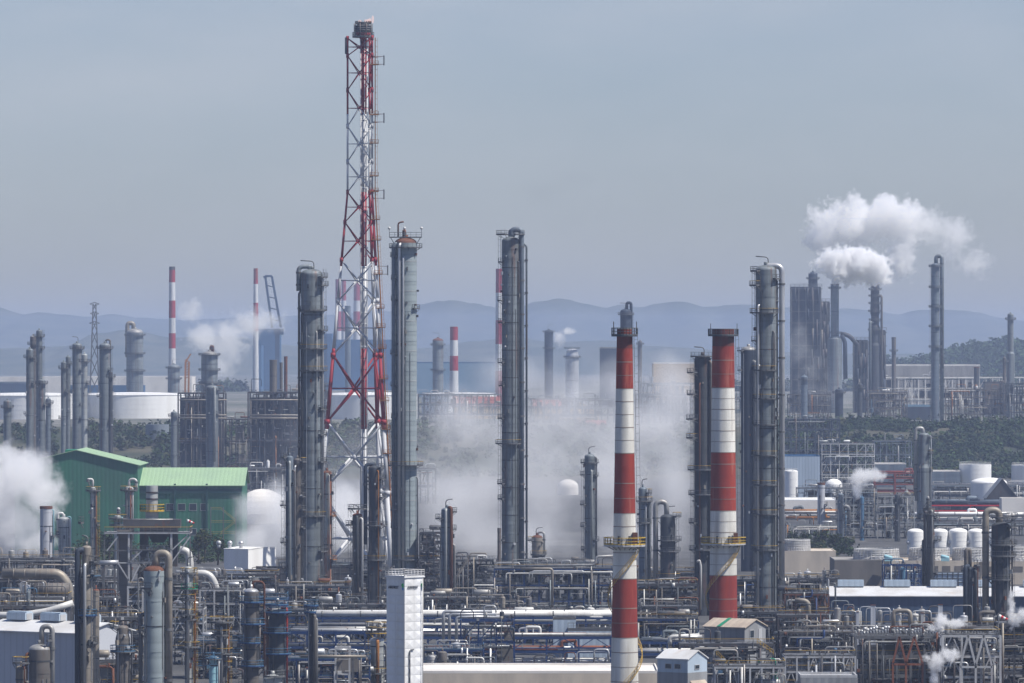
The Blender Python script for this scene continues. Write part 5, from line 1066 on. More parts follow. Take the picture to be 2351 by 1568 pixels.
wallblock('pale glazed lower wall with dark mullions under the slotted basin',2030,2212,1315,1684,3,'bluegreywall','steel',name='glazed_wall',cat='wall',par=.2)
GW=[o for o in bpy.data.objects if o.get('label','').startswith('pale glazed lower wall')][0]
o=MB()
for i in range(16): o.box(X(2030+182*i/15,1684),1683.9,Z(1315,1684)/2,.28,.15,Z(1315,1684),'dark')
for k in(.3,.6,.88): o.box(X(2121,1684),1683.88,Z(1315,1684)*k,X(2212,1684)-X(2030,1684),.12,.22,'dark')
obj('mullion',o,GW)
# ---------------------------------------------------------------- far left columns
L1='grey column '
for a,b,y,D,m,lab,pl,kw in(
 (8,26,918,2750,'grey','short grey column alone at the far left edge',(935,),{}),
 (60,77,800,2700,'grey','round topped grey column, left of the first pair at far left',(820,880,950),{}),
 (69,83,770,2780,'beigedark','hazy column with a cream top peeping between the first far left pair',(790,),{'topm':'aludull'}),
 (83,97,757,2760,'grey','tallest of the far left columns, with a rounded pale head',(772,800,830),{}),
 (87,104,870,2650,'grey','lower grey column in front of the tallest far left one',(880,930),{}),
 (105,117,914,2720,'greyblue','small column right of the first far left cluster',(925,),{}),
 (140,152,830,2680,'grey','left column of the second far left cluster',(845,900,960),{}),
 (151,162,818,2720,'grey','narrow column second from left in the second far left cluster',(835,),{}),
 (166,188,787,2700,'grey','wide column with a small hook, middle of the second far left cluster',(800,850,900,960),{'davit':'L'}),
 (187,201,812,2650,'greylight','pale column right end of the second far left cluster',(830,880,930,985),{}),
 (228,254,787,2700,'grey','wide column with a loop on its head, third far left cluster',(800,850,910,970),{'goose':('R',12,780,2,850,'beigedark')}),
 (249,259,853,2620,'dark','slim dark column leaning against the third far left cluster',(865,),{}),
 (392,407,944,2800,'grey','small grey column left of the first far furnace block',(955,),{}),
 (473,501,884,2740,'grey','broad grey twin column in front of the first far furnace block',(895,950,1000),{'pipes':[(-1.2,890,1060,.6,'greylight')]}),
 (1424,1450,709,3000,'darkblue','dark blue column with hooped pipes peeping over the nearer striped chimney',(722,),{'goose':('R',12,695,3.5,800,'darkblue'),'davit':'L'}),
):
    column(lab,a,b,y,D,m,plats=[(p,'O' if i==0 else ('R' if i%2 else 'L'),1.3,'rail') for i,p in enumerate(pl)],ladder='R',n=18,wd=.12,railm='rail',**kw)
def far(lab,a,b,y,D,m,pl=(),z=24,**kw): return column(lab,a,b,y,D,m,z0=z,plats=[(p,'O',1.6,'rail') for p in pl],n=18,wd=.18,lug=False,**kw)
far('fat ringed vessel with a hooped pipe left of the far striped chimney',290,329,754,4300,'grey',(770,812,852),goose=('L',17,742,5,820,'beige'),topm='aludull',rings=14)
far('small grey vessel at the foot of the far striped chimney at left',385,413,836,4400,'grey',(845,870),davit='R')
far('grey vessel with a crooked pipe on top behind the first far furnace block',462,500,806,3450,'grey',(815,850,880),goose=('R',8,795,3,812,'rust'),topm='aludull')
far('hazy grey stack behind the flare tower',792,805,702,5000,'greyblue',(760,),top='flat')
far('column with rusty decks left of the middle far striped chimney',993,1018,776,4400,'grey',(792,850),davit='L',topm='rust')
far('blue grey column just right of the tall middle column, far away',1250,1270,757,5000,'darkblue',(762,800),davit='R')
far('silver tiered vessel in mist right of the far blue grey column',1300,1327,800,4600,'alu',(800,820),secs=[(815,1.15)])
far('thin lattice like column right of the nearer striped chimney, far away',1465,1474,782,4500,'beigedark',(790,))
far('small grey stack between the dark far stack and the tall right column',2047,2057,774,4300,'beigedark',(806,),top='flat')
far('very tall grey column with a hoop on its head, alone at far right',2138,2157,604,3600,'greyblue',(612,660,705,750,797),goose=('R',15,588,4.6,970,'grey'),ladder='L')
far('tapered column with two white lamps near the right edge',2313,2327,719,3900,'grey',(733,),secs=[(810,1.35)])
far('thin brown column left of the lamp topped one near the right edge',2302,2310,820,3800,'beigedark',(830,))
far('short stack with a rusty cap before the far wooded hill',2236,2248,842,4200,'dark',(),top='flat',topm='rust')
for s in(-1,1):
    pass
# far striped chimneys
def farch(lab,x0,x1,yt,yb,D,bands,g='far striped chimneys'):
    chimney(lab,x0,x1,x0-1.0,x1+1.5,yt,yb,D,bands,None,None,n=20,detail=False,topm='dull',z0=24,group=g)
R_,W_='flred','flwhite'
farch('far striped chimney at left, whole above the small grey vessel',388,402,612,835,4700,[(612,620,'dull'),(620,648,R_),(648,690,W_),(690,730,R_),(730,765,W_),(765,800,R_),(800,960,W_)])
farch('far striped chimney next to the crane, its foot lost in steam',582,592,616,800,5200,[(616,640,'farred'),(640,652,R_),(652,695,W_),(695,760,R_),(760,900,W_)])
farch('short far striped chimney right of the pale green column',1033,1051,750,890,4300,[(750,781,R_),(781,817,W_),(817,851,R_),(851,960,W_)])
farch('far striped chimney half hidden by the tall middle column',1138,1152,617,895,4900,[(617,672,R_),(672,735,W_),(735,790,R_),(790,851,W_),(851,940,R_)])
farch('hazy striped chimney behind the left side of the flare tower',770,782,641,760,7200,[(641,690,R_),(690,715,W_),(715,760,R_),(760,870,W_)])
farch('hazy striped chimney touching its twin behind the flare tower',784,794,642,760,7300,[(642,690,R_),(690,715,W_),(715,760,R_),(760,870,W_)])
farch('hazy striped chimney seen through the middle of the flare tower',812,826,646,760,7200,[(646,690,R_),(690,715,W_),(715,760,R_),(760,870,W_)])
# pylon
def pylon():
    D=4000; cx=X(217,D); t=thing('power_pylon','thin steel lattice pylon with short arms, far left','pylon',cx,D,24); o=MB(); ys=[697,712,735,760,790,825,865,905,955]; w_=lambda y:S(3.2+(y-697)/258*9,D)
    for a,b in zip(ys,ys[1:]):
        for s in(-1,1):
            for q in(-1,1):
                o.beam((cx+s*w_(a),D+q*w_(a),Z(a,D)),(cx+s*w_(b),D+q*w_(b),Z(b,D)),.55,'steel'); o.beam((cx-s*w_(a),D+q*w_(a),Z(a,D)),(cx+s*w_(b),D+q*w_(b),Z(b,D)),.32,'steel')
    obj('mast',o,t)
    for y,l in((698,11),(720,10),(742,12)):
        o=MB()
        for s in(-1,1): o.beam((cx,D,Z(y,D)+1.2),(cx+s*S(l,D),D,Z(y,D)),.5,'steel'); o.beam((cx,D,Z(y,D)-1.2),(cx+s*S(l,D),D,Z(y,D)),.35,'steel')
        obj('arm',o,t)
pylon()
def crane():
    D=5500; t=thing('shipyard_crane','blue luffing shipyard crane leaning left behind the steam','crane',X(640,D),D,24); m='bluewall'; o=MB()
    P=lambda x,y:(X(x,D),D,Z(y,D))
    for a,b in(((609,634),(625,752)),((624,634),(645,752)),((609,634),(624,634))):
        for q in(-3,3): p=Vector(P(*a))+Vector((0,q,0)); r=Vector(P(*b))+Vector((0,q,0)); o.beam(p,r,2.0,m)
    for k in range(4): y=655+k*26; f=(y-634)/118; o.beam(P(609+16*f,y),P(624+21*f,y+4),1.0,m)
    o.beam(P(605,637),P(612,634),2.2,m); obj('jib',o,t); o=MB(); o.box(X(640,D),D,Z(752,D)-4,S(22,D),8,S(14,D),m); o.box(X(637,D),D,(Z(766,D)+24)/2,S(10,D),8,Z(766,D)-24,m); obj('cab_and_tower',o,t)
crane()
def tcrane():
    D=3900; t=thing('yard_crane','small orange crane tower left of the first far furnace block','crane',X(428,D),D,24); o=MB()
    for x in(424,432): o.beam((X(x,D),D,24),(X(x+2,D),D,Z(830,D)),1.2,'orange')
    for k in range(8): o.beam((X(424,D),D,Z(870-k*6,D)),(X(433,D),D,Z(864-k*6,D)),.6,'orange')
    obj('mast',o,t); o=MB(); o.beam((X(426,D),D,Z(832,D)),(X(438,D),D,Z(812,D)),.9,'orange'); obj('jib',o,t)
tcrane()
# far buildings
def hall(lab,x0,x1,yt,D,w_,r,dep=60,nm='hall'): return wallblock(lab,x0,x1,yt,D,dep,w_,r,name=nm,z0=24,par=1.2)
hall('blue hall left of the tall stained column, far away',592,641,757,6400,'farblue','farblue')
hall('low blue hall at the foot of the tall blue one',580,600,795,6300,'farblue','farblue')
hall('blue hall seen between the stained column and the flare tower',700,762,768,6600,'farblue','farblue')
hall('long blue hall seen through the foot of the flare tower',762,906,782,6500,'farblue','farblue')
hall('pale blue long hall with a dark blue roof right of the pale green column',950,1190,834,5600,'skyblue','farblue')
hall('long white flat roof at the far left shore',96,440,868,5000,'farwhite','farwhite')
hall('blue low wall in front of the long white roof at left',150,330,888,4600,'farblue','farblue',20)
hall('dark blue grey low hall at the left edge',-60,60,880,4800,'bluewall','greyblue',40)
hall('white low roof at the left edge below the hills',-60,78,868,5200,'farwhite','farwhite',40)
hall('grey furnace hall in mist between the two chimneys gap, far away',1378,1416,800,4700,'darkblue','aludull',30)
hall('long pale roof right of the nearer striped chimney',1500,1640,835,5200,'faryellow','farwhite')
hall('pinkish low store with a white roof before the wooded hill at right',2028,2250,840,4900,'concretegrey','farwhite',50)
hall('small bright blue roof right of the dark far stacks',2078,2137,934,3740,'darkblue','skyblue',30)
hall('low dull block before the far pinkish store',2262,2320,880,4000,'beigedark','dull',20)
tank('huge white oil tank at the far left edge',-45,186,907,3800,24,k=.05,stair=False,n=64)
tank('huge white oil tank left of the first far furnace block',196,424,906,3850,24,k=.05,stair=False,n=64)
tank('huge grey white oil tank behind the foot of the flare tower',742,962,906,3800,24,k=.05,stair=False,n=64)
tank('broad white oil tank in mist right of the huge grey white one',968,1140,905,4000,24,k=.05,stair=False,n=64)
tank('dark grey open tank on the bank left of the first far furnace block',334,388,974,3300,17,m='tankgrey',top='flat',stair=False,rail=False)
tank('white domed tank dissolving in steam left of the slim grey column',1280,1328,1118,2750,k=.75,m='farwhite',stair=False,rail=False)
tank('white tank with an arched top frame in steam right of the pale green column',1020,1050,905,3900,24,k=.3,stair=False)
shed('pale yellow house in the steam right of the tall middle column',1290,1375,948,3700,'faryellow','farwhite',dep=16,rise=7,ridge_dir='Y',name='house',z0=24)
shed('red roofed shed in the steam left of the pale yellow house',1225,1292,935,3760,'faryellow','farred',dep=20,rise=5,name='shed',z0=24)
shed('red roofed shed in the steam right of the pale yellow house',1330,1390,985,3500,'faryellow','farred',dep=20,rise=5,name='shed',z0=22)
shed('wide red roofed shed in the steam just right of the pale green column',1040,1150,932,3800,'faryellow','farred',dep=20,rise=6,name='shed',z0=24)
# far furnace blocks
frame('first far furnace block, black casings under orange pipes',412,516,902,2870,22,levels=4,bays=6,m='dull',seed=81,mats=('beige','beigedark','dark','orange','darkblue'),dense=1.1,post=.7)
frame('second far furnace block, left of the tall stained column',572,688,900,2870,22,levels=4,bays=6,m='dull',seed=82,mats=('beige','beigedark','dark','orange','darkblue'),dense=1.1,post=.7)
frame('low far pipe unit between the two far furnace blocks',516,572,962,2950,20,levels=3,bays=4,m='dull',seed=83,mats=('dark','beigedark','rust','aludull'),dense=1.0,post=.6)
for i,(a,b) in enumerate(((414,512),(576,684))):
    wallblock(['black casing of the first far furnace block','black casing of the second far furnace block'][i],a,b,915,2876,12,'darkblue','dull',name='furnace_casing',cat='furnace')
    for j,(y,) in enumerate(((918,),(953,),(960,))):
        duct([['upper','middle','lower'][j]+' orange header pipe on the '+['first','second'][i]+' far furnace block'][0],[(a-2,y,2855),(b+8,y,2855)],S(1.6,2855),'beige',2855,name='pipe',cat='pipe',posts=False)
far('stubby brown stack on the second far furnace block',619,636,826,2880,'beigedark',(),z=0,top='flat')
far('slim rust red stack on the second far furnace block',652,660,818,2890,'rust',(),z=0,top='flat')
far('slim grey stack beside the slim rust red one',642,649,832,2885,'beigedark',(),z=0,top='flat')
frame('small blue grey process unit in mist behind the flare tower foot',700,760,880,3500,16,z0=24,levels=3,bays=4,m='grey',seed=84,mats=('grey','aludull','dark'),post=.6)
frame('low rust tinted unit seen left of the pale green column in the haze',860,1000,1075,2600,16,levels=2,bays=8,m='steel',seed=85,mats=('farred','aludull','tank','grey','greyblue'),post=.5)
frame('low grey unit under the white domed store right of the green sheds',560,700,1075,2700,18,levels=2,bays=8,m='steel',seed=86,mats=('aludull','tank','grey','greyblue','farwhite'),post=.5)
# ---------------------------------------------------------------- dark far refinery on the right
def block(label,x0,x1,yt,D,dep,m,nm='refinery_block',levels=8,z0=24):
    t=wallblock(label,x0,x1,yt,D,dep,m,m,name=nm,z0=z0,cat='process block'); xa,xb=X(x0,D),X(x1,D); zt=Z(yt,D); o=MB()
    for i in range(levels): z=z0+(zt-z0)*(i+1)/levels-1; o.box((xa+xb)/2,D-1,z,xb-xa+2.5,2,.5,'steel')
    for i in range(5): o.box(xa+(xb-xa)*i/4,D-1.6,(zt+z0)/2,.9,.9,zt-z0,'steel')
    obj('frame',o,t); o=MB(); o.rails([(xa-1,D-1.8,zt+.5),(xb+1,D-1.8,zt+.5)],'rail',2,.25,3); obj('railing',o,t); 
    rnd=random.Random(int(x0)); 
    for i in range(14):
        o=MB(); x=rnd.uniform(xa,xb); z=rnd.uniform(z0,zt); z2=min(zt,z+rnd.uniform(6,25)); o.tube([(x,D-2.4,z),(x,D-2.4,z2)],rnd.uniform(.4,.9),rnd.choice(('beigedark','dull','dull','darkblue')),7); obj('pipe',o,t)
    return t
block('huge dark boxy reactor tower right of the tall bypass pipe',1817,1884,660,4200,20,'darkblue',levels=11)
far('dark round tower rising behind the huge boxy reactor tower',1856,1877,624,4260,'darkblue',(640,),rings=8)
far('stack steaming from its mouth on a fat domed vessel',1907,1926,652,4150,'grey',(662,765),secs=[(775,1.75)],top='flat',topm='beigedark')
block('narrow truss tower linking the boxy tower and the steaming stack',1886,1904,694,4210,8,'dull',levels=9)
far('dark knobbly steaming stack wrapped in ladders and ledges',1999,2019,652,4180,'dark',(665,680,697,715,735,758),secs=[(700,1.08),(722,.92),(750,1.15),(790,1.4)],top='flat',topm='beigedark',pipes=[(-.6,680,960,.9,'beigedark'),(-2.3,740,960,1.1,'grey')])
block('dark tangled block left of the knobbly stack',1960,1992,782,4170,12,'darkblue',levels=6)
block('grey leg block right of the knobbly stack',2020,2032,760,4190,8,'dull',levels=6)
duct('dark bent transfer duct from the domed vessel to the tangled block',[(1930,766,4120),(1950,770,4120),(1968,792,4120)],S(5,4120),'dark',4120,posts=False)
duct('dark vertical duct right of the fat domed vessel',[(1932,770,4110),(1940,784,4110),(1941,870,4110)],S(5,4110),'darkblue',4110,posts=False)
frame('low orange and grey pipe unit before the boxy tower',1810,1905,905,3700,22,z0=24,levels=3,bays=8,m='beigedark',seed=91,mats=('beige','orange','beigedark','dark','aludull'),post=.6,dense=.9)
frame('dense brown pipe unit right of the knobbly stack',1990,2080,900,3600,22,z0=24,levels=4,bays=7,m='beigedark',seed=92,mats=('beige','tank','beigedark','dark','bluelight'),post=.6,dense=.9)
frame('brown and cream pipe racks between the tall right column and the right edge',2168,2300,893,3650,22,z0=24,levels=4,bays=10,m='beigedark',seed=93,mats=('beige','tank','beigedark','dark','orange'),post=.6,dense=.9)
frame('brown pipe unit cut by the right edge above the green bank',2300,2400,880,3640,22,z0=24,levels=4,bays=8,m='dark',seed=94,mats=('beige','aludull','beigedark','dark'),post=.6,dense=.9)
frame('long pale rack row behind the brown pipe units at far right',2030,2400,866,4400,20,z0=24,levels=3,bays=24,m='farwhite',seed=95,mats=('farwhite','tank','grey','aludull'),post=.8,dense=.45)
frame('low grey tank farm rack in mist right of the nearer striped chimney',1470,1800,880,4300,20,z0=24,levels=2,bays=20,m='grey',seed=96,mats=('farwhite','grey','greyblue','aludull'),post=.8,dense=.4)
for a,b,y,D,m,l in((1839,1854,862,3500,'greyblue','blue grey column with a small white vessel before the boxy tower'),(1917,1936,892,3450,'darkblue','dark stub column under the fat domed vessel'),(1968,1980,880,3500,'dark','slim dark column between the domed vessel and the knobbly stack')):
    far(l,a,b,y,D,m,(y+10,),z=24)
# ---------------------------------------------------------------- trees and scrub
wood('scrub','dark green scrub and trees covering the bank below the far refinery',(1790,2440),3090,3420,('leaf','leafolive','leaf','leaf'),2150,1.3,1,7)
wood('scrub','dark scrub on the bank between the far left columns',(195,420),3090,3400,('leaf','leafolive'),330,1.3,2,7)
wood('scrub','brownish scrub on the bank at the far left edge',(-60,130),3090,3400,('leafolive','leafolive','leaf'),200,1.3,3,6)
wood('scrub','scrub on the bank behind the flare tower foot',(690,960),3150,3400,('leaf','leafolive'),260,1.3,4,6)
HP=[(1960,832),(2100,828),(2160,815),(2200,800),(2240,786),(2290,780),(2340,783),(2500,790)]
def hb_(px,D):
    k=max(0,1-abs(D-6600)/700)
    for a,b in zip(HP,HP[1:]):
        if a[0]<=px<=b[0]: y=a[1]+(b[1]-a[1])*(px-a[0])/(b[0]-a[0]); return 24+(Z(y,6600)-24-6)*k
    return 24
wood('wood','dark green wooded hill rising at the right edge behind the far stores',(2030,2440),5950,6650,('leaf','leaf','leafbright'),1300,3.0,6,13,zbase=hb_)
wood('wood','thin dark tree line on the shore behind the far left tanks',(-60,560),6300,6500,('leaf','leafolive'),260,3.2,7,12)
wood('wood','thin dark tree line behind the far dark stacks',(1500,2060),6300,6500,('leaf','leafolive'),260,3.2,8,12)
tree('leafy tree right of the low wide green shed, nearest the fence',470,1200,1290,50,1880)
for p,y,b,w_,D,l in((455,1213,1290,40,1860,'bushy dark tree in front of the low green shed, left of the stair'),(500,1222,1290,44,1850,'bushy dark tree at the right foot of the low green shed'),(225,1200,1290,46,1850,'dark tree behind the slim pale column with the yellow deck'),(250,1215,1290,36,1840,'dark tree just left of the furnace top deck'),(1818,1215,1260,40,1960,'green tree above the left fan ring'),(1850,1218,1262,44,1960,'dark tree second from left above the cooling towers'),(1885,1216,1265,46,1955,'dark tree third from left above the cooling towers'),(1918,1222,1268,44,1950,'dark tree fourth from left, beside the bluish process unit'),(1945,1228,1270,40,1950,'low dark tree right end of the row above the cooling towers')):
    tree(l,p,y,b,w_,D,group='trees above the cooling towers' if p>1000 else 'trees by the green sheds')

wood('hedge','dark scrub and small trees along the foot of the two green sheds',(170,520),1860,1975,('leaf','leafolive','leaf'),170,.6,9,6.5)
wood('hedge','dark scrub between the cooling towers and the bluish process unit',(1800,1965),1930,2020,('leaf','leafolive','leaf'),110,.6,10,6)

frame('hazy low refinery row between the pale green and the tall middle column',960,1150,905,3550,22,z0=24,levels=3,bays=14,m='grey',seed=97,mats=('farwhite','grey','greyblue','aludull','dark'),post=.7,dense=.8)
frame('hazy low refinery row between the tall middle column and the nearer striped chimney',1205,1410,915,3600,22,z0=24,levels=3,bays=14,m='grey',seed=98,mats=('farwhite','grey','greyblue','aludull','dark'),post=.7,dense=.8)
frame('hazy low refinery row between the two striped chimneys',1460,1600,905,3580,22,z0=24,levels=3,bays=10,m='grey',seed=99,mats=('farwhite','grey','greyblue','aludull','dark'),post=.7,dense=.8)
wood('scrub','scrub on the bank behind the steam in the middle',(960,1660),3100,3400,('leaf','leafolive'),520,1.3,11,6)
wood('scrub','scrub on the bank under the two far furnace blocks',(420,690),3090,3400,('leaf','leafolive'),260,1.3,12,6)

frame('hazy dark process unit at the foot of the huge boxy reactor tower',1795,1925,962,3050,22,levels=6,bays=7,m='darkblue',seed=121,mats=('dark','grey','greyblue','beigedark','aludull'),dense=1.0,post=.6)
frame('low hazy blue grey unit right of the steam veiled light grey unit',2005,2090,1012,3040,18,levels=3,bays=6,m='greyblue',seed=122,mats=('grey','greyblue','tank','aludull'),dense=.8,post=.5)
rack('pale pipe rows in front of the wide white flat roofed hall',1795,1925,2200,(1178,1192),seed=123,np=5,rr=(.3,.7),m='steel',step=10,pm=('farwhite','aludull','orange','grey'),brace=False)
frame('small bore pipe yard before the upright and the rounded white tanks',1830,2000,1120,2420,14,levels=2,bays=9,m='grey',seed=124,mats=('farwhite','grey','aludull','alu'),dense=1.0,post=.4)
# ---------------------------------------------------------------- more process decks between the towers
fm=('aludull','dark','steel','beigedark','dull','alu','grey')
frame('brown grey pipe deck behind the dirty beige column, under the white boxes',470,640,1318,1560,10,levels=3,bays=7,m='dull',seed=101,mats=fm,railm='yellow')
frame('low grey pipe deck behind the white cream tanks at left',150,300,1325,1480,9,levels=2,bays=6,m='steel',seed=102,mats=fm)
frame('dark pump alley behind the tin shed and the curved white pipe',-20,165,1392,1210,8,levels=2,bays=7,m='steel',seed=103,mats=fm+('beige',),railm='yellow')
frame('dark pipe deck between the blue framed pump deck and the stained column foot',560,705,1400,1265,9,levels=3,bays=6,m='darkblue',seed=104,mats=fm+('rust',),railm='yellow')
frame('dark pipe deck right behind the long white pipe pair, left of the sign tower',700,905,1388,1380,9,levels=2,bays=8,m='dark',seed=105,mats=fm+('pipewhite',))
frame('thin grey pipe deck in front of the foot of the tall middle column',1060,1300,1398,1400,8,levels=1,bays=9,m='dark',seed=106,mats=fm+('beige',))
frame('dark brown pipe block low between the nearer striped chimney and the dark column',1466,1600,1392,1345,9,levels=4,bays=6,m='dark',seed=107,mats=fm+('rust','beige'))
frame('dark process deck behind the two striped chimneys, over the low brown blocks',1455,1640,1310,1700,10,levels=3,bays=7,m='dark',seed=108,mats=fm)
frame('dark process deck at the foot of the broad grey column',1690,1800,1330,1480,9,levels=4,bays=5,m='darkblue',seed=109,mats=fm+('blue',),railm='yellow')
frame('dark deck tangle between the wider striped chimney and the broad grey column',1660,1800,1405,1320,8,levels=3,bays=5,m='dark',seed=110,mats=fm)
frame('brown pipe deck in front of the rusty braced frame',1785,1960,1412,1290,8,levels=2,bays=7,m='dull',seed=111,mats=fm+('beige','rust'),railm='yellow')
frame('grey pipe yard just behind the low beige concrete building, left part',965,1180,1528,1165,6,levels=1,bays=10,m='blue',seed=112,mats=fm+('alu','pipewhite'))
frame('grey pipe yard just behind the low beige concrete building, right part',1185,1400,1526,1168,6,levels=1,bays=10,m='blue',seed=113,mats=fm+('alu','rust'))
frame('small dark pipe deck under the fat white pipe right of the furnace',400,520,1325,1540,8,levels=2,bays=4,m='dull',seed=114,mats=fm)
frame('steel braced pipe bay filling the space between furnace leg and sage column',226,330,1418,1190,8,levels=4,bays=4,m='steel',seed=115,mats=fm+('beige',),railm='yellow')
frame('low yard of pale pipes between the bluish process unit and the brown capped stack',1800,1925,1205,2080,12,levels=1,bays=8,m='greylight',seed=116,mats=('farwhite','aludull','orange','alu','greylight'))
frame('low pale piping beneath the white tanks, right side',2100,2400,1200,2150,12,levels=1,bays=16,m='grey',seed=117,mats=('farwhite','aludull','greyblue','grey'))
frame('dark process deck behind the black process tower reaching the tall middle column',905,965,1300,1640,9,levels=3,bays=3,m='darkblue',seed=118,mats=fm)

frame('low grey vessel deck under the steam cloud at the left edge, behind the beige duct',-20,175,1282,1640,9,levels=2,bays=7,m='steel',seed=131,mats=fm+('beige','concrete'),railm='yellow')
frame('dark pipe run deck between the tall beige basin and the white roofed blue shed',1786,1925,1328,1560,9,levels=2,bays=6,m='dull',seed=132,mats=fm+('alu',),railm='yellow')
frame('hazy grey pipe deck behind the mesh fence, at the foot of the flare tower',640,905,1290,1790,10,levels=2,bays=12,m='grey',seed=133,mats=fm+('pipewhite',))
frame('hazy grey pipe deck right behind the blue process rack in the steam',1150,1345,1290,1760,10,levels=2,bays=9,m='grey',seed=134,mats=fm+('pipewhite','beige'))
HAZE_D=7.6e-5
def steam(label,blobs,dens,nscale,namp=.9,soft=.35,D=2000,col=(1,1,1),aniso=.1,th=.0,name='steam',voxel=None,step=None,rough=.62,warp=2.2,fine=.55,hull=1.38):
    """blobs: (px,py,rx,ry,D,rz_m) in picture units and metres; one soft volume"""
    cs=[]; 
    for b in blobs:
        px,py,rx,ry,d,ry_m=b; cs.append((Vector((X(px,d),d,Z(py,d))),Vector((S(rx,d),ry_m,S(ry,d)))))
    o0=sum((c for c,_ in cs),Vector())/len(cs)
    m=bpy.data.materials.new(name); m.use_nodes=True; t=m.node_tree; t.nodes.clear(); Lk=t.links.new
    co=N(t,'ShaderNodeTexCoord'); cur=None
    wn=N(t,'ShaderNodeTexNoise'); wn.inputs['Scale'].default_value=nscale*.7; wn.inputs['Detail'].default_value=3; Lk(co.outputs['Object'],wn.inputs['Vector'])
    w1=N(t,'ShaderNodeVectorMath',operation='SUBTRACT'); w1.inputs[1].default_value=(.5,.5,.5); Lk(wn.outputs['Color'],w1.inputs[0])
    w2=N(t,'ShaderNodeVectorMath',operation='SCALE'); w2.inputs['Scale'].default_value=warp*min(min(r.x,r.z) for _,r in cs); Lk(w1.outputs[0],w2.inputs[0])
    w3=N(t,'ShaderNodeVectorMath',operation='ADD'); Lk(co.outputs['Object'],w3.inputs[0]); Lk(w2.outputs[0],w3.inputs[1])
    for c,r in cs:
        mp=N(t,'ShaderNodeVectorMath',operation='SUBTRACT'); mp.inputs[1].default_value=c-o0; Lk(co.outputs['Object'],mp.inputs[0])
        dv=N(t,'ShaderNodeVectorMath',operation='DIVIDE'); dv.inputs[1].default_value=r; Lk(mp.outputs[0],dv.inputs[0])
        ln=N(t,'ShaderNodeVectorMath',operation='LENGTH'); Lk(dv.outputs[0],ln.inputs[0])
        if cur is None: cur=ln.outputs['Value']
        else:
            mn=N(t,'ShaderNodeMath',operation='SMOOTH_MIN'); mn.inputs[2].default_value=.25; Lk(cur,mn.inputs[0]); Lk(ln.outputs['Value'],mn.inputs[1]); cur=mn.outputs[0]
    ns=N(t,'ShaderNodeTexNoise'); ns.inputs['Scale'].default_value=nscale; ns.inputs['Detail'].default_value=6; ns.inputs['Roughness'].default_value=rough
    Lk(co.outputs['Object'],ns.inputs['Vector'])
    n2=N(t,'ShaderNodeTexNoise'); n2.inputs['Scale'].default_value=nscale*3.1; n2.inputs['Detail'].default_value=5; n2.inputs['Roughness'].default_value=rough; Lk(co.outputs['Object'],n2.inputs['Vector'])
    # field = (1 - dist) + namp*(noise-.5) ; density = smoothstep(th, th+soft)
    a=N(t,'ShaderNodeMath',operation='MULTIPLY_ADD'); a.inputs[1].default_value=namp*2; a.inputs[2].default_value=.80-namp-fine; Lk(ns.outputs['Fac'],a.inputs[0])
    a2=N(t,'ShaderNodeMath',operation='MULTIPLY_ADD'); a2.inputs[1].default_value=fine*2; Lk(n2.outputs['Fac'],a2.inputs[0]); Lk(a.outputs[0],a2.inputs[2])
    s_=N(t,'ShaderNodeMath',operation='SUBTRACT'); Lk(a2.outputs[0],s_.inputs[0]); Lk(cur,s_.inputs[1])
    mr=N(t,'ShaderNodeMapRange',interpolation_type='SMOOTHSTEP'); mr.inputs['From Min'].default_value=th; mr.inputs['From Max'].default_value=th+soft; mr.inputs['To Max'].default_value=dens
    Lk(s_.outputs[0],mr.inputs[0])
    v=N(t,'ShaderNodeVolumePrincipled'); v.inputs['Color'].default_value=(*col,1); v.inputs['Anisotropy'].default_value=aniso; Lk(mr.outputs[0],v.inputs['Density'])
    o=N(t,'ShaderNodeOutputMaterial'); Lk(v.outputs[0],o.inputs['Volume'])
    mb=MB(); MATS['_s']=m; k=hull
    for c,r in cs: mb.ell(c-o0,r.x*k,r.y*k,r.z*k,'_s',16,10)
    me=bpy.data.meshes.new(name); me.from_pydata(mb.v,[],mb.f); me.materials.append(m); me.update()
    ob=link(bpy.data.objects.new(name,me)); ob.location=o0; ob['kind']='stuff'
    if label: ob['label']=label; ob['category']='steam'
    if len(cs)>1:
        rm=ob.modifiers.new('r','REMESH'); rm.mode='VOXEL'; rm.voxel_size=voxel or min(min(r) for _,r in cs)/5
    return ob
steam('wide bank of grey white steam drifting between the two tallest columns and the striped chimneys',
  [(1060,1140,210,190,1980,60),(1180,990,260,110,2100,50),(1480,980,140,110,2100,50),(1230,1110,190,190,2000,60),(1400,1100,190,200,2000,60),(1550,1090,90,220,2000,50),(1150,1240,330,90,1900,50),(1450,1230,220,90,1900,50),(1060,960,120,120,2200,50),(1300,930,160,120,2200,50),(1540,900,100,130,2200,50),(1180,860,140,80,2300,50),(1420,880,120,100,2300,50)],.038,.035,.85,1.1,fine=.5)
steam('very thin veil of steam lying behind the whole middle of the plant',[(900,1080,380,260,2700,110),(1350,1060,380,260,2700,110)],.0045,.02,.8,.8,fine=.4)
steam('steam spreading low between the green sheds and the stained column',[(650,1200,110,130,1925,40),(760,1190,150,120,1960,50),(590,1250,80,80,1900,28),(575,1170,60,60,1900,22)],.085,.05,1.0,.7)
steam('thick grey steam cloud rolling in over the green sheds at the left edge',[(-40,1130,130,120,1850,28),(50,1085,95,75,1850,26),(95,1140,60,70,1850,22),(30,1200,100,75,1850,24),(60,1245,90,40,1850,20),(-10,1040,80,45,1850,20)],.09,.075,1.2,.35,fine=.8)
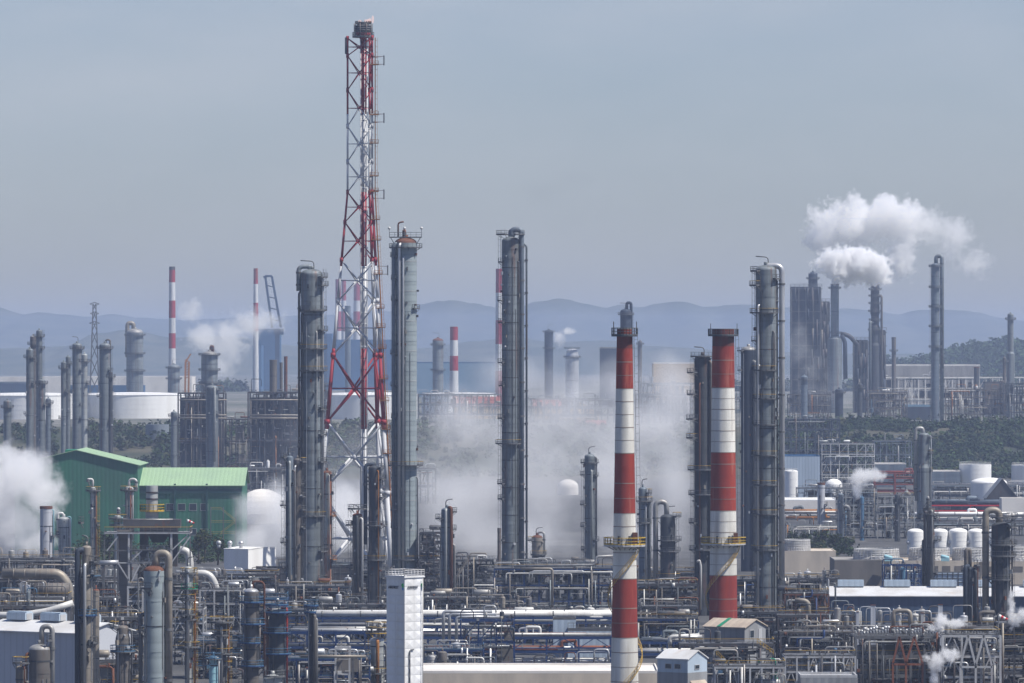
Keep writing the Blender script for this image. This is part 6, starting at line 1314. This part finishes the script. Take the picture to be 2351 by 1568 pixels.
steam('brilliant white billow of steam above the far stacks at right',
  [(1917,644,11,16,4150,8),(2009,645,10,15,4170,8),(1960,608,82,44,4150,26),(1912,604,42,36,4150,20),(2010,628,42,34,4150,20),(1960,585,38,26,4150,18)],.30,.075,1.1,.10,fine=.9,aniso=0)
steam('large paler cloud of steam drifting right above the bright billow',
  [(1960,512,105,58,4320,32),(1895,540,55,45,4320,26),(2050,505,80,60,4320,30),(2035,468,42,34,4320,20),(2070,590,42,60,4320,20),(1965,468,26,30,4320,18)],.12,.06,1.3,.22,fine=.9)
steam('thin grey steam wisp trailing off at the right of the big cloud',
  [(2130,520,70,50,4330,30),(2190,540,50,65,4330,26),(2240,605,45,40,4330,20)],.045,.06,1.3,.4,fine=.9)
steam('pale steam puff beside the far striped chimney at left',[(470,770,55,45,3600,24),(520,790,60,60,3600,24),(590,740,70,40,3700,26),(510,840,30,40,3500,16),(440,720,40,40,3600,16)],.05,.06,1.4,.4,fine=.8)
steam('small grey puff over the bluish process unit',[(1975,1095,32,26,2050,9),(2005,1090,28,20,2050,8),(1968,1125,14,22,2050,6)],.22,.2,1.2,.3,fine=.8)
steam('small white plume drifting over the valves of the heater bays',[(2160,1425,20,26,1140,3.5),(2195,1432,34,14,1140,3.5),(2140,1442,16,10,1140,2.5)],.6,.5,1.3,.4,fine=.8)
steam('white plume rising along the bottom edge before the rusty braces',[(2150,1520,24,32,1120,3.5),(2180,1500,28,22,1120,3.5),(2128,1510,16,12,1120,2.5),(2146,1560,12,24,1120,2.5)],.55,.5,1.3,.4,fine=.8)
steam('white plume at the right edge beside the wide dark column',[(2322,1395,12,50,1120,2.4),(2335,1420,16,20,1120,3),(2352,1412,20,22,1120,3)],.6,.5,1.3,.4,fine=.8)
steam('faint steam around the huge boxy reactor tower',[(1835,800,34,90,4100,20),(1880,900,80,60,4000,24),(1860,850,50,60,4100,20)],.012,.05,1.4,.9,fine=1.0)
steam('small puff right of the far blue grey column',[(1285,775,16,22,4700,8),(1305,760,18,12,4700,8)],.12,.12,1.3,.3,fine=.8)

sm=steam('faint dark smoke smudge in the sky right of the tallest columns',[(1250,440,90,45,3000,30),(1320,410,70,35,3000,26)],.0022,.05,1.0,.8,col=(.25,.25,.3),name='smoke')
# ---------------------------------------------------------------- air
def volmat(n,dens,col=(.9,.93,.97),aniso=.3):
    m=bpy.data.materials.new(n); m.use_nodes=True; t=m.node_tree; t.nodes.clear()
    v=N(t,'ShaderNodeVolumePrincipled'); v.inputs['Color'].default_value=(*col,1); v.inputs['Density'].default_value=dens; v.inputs['Anisotropy'].default_value=aniso
    o=N(t,'ShaderNodeOutputMaterial'); t.links.new(v.outputs[0],o.inputs['Volume']); MATS[n]=m; return m,t,v
volmat('haze',HAZE_D,(.56,.685,.96),.2)
hb=MB(); hb.box(0,11500,84.5,26000,27000,171,'haze')
hz=obj('haze',hb); hz['kind']='stuff'
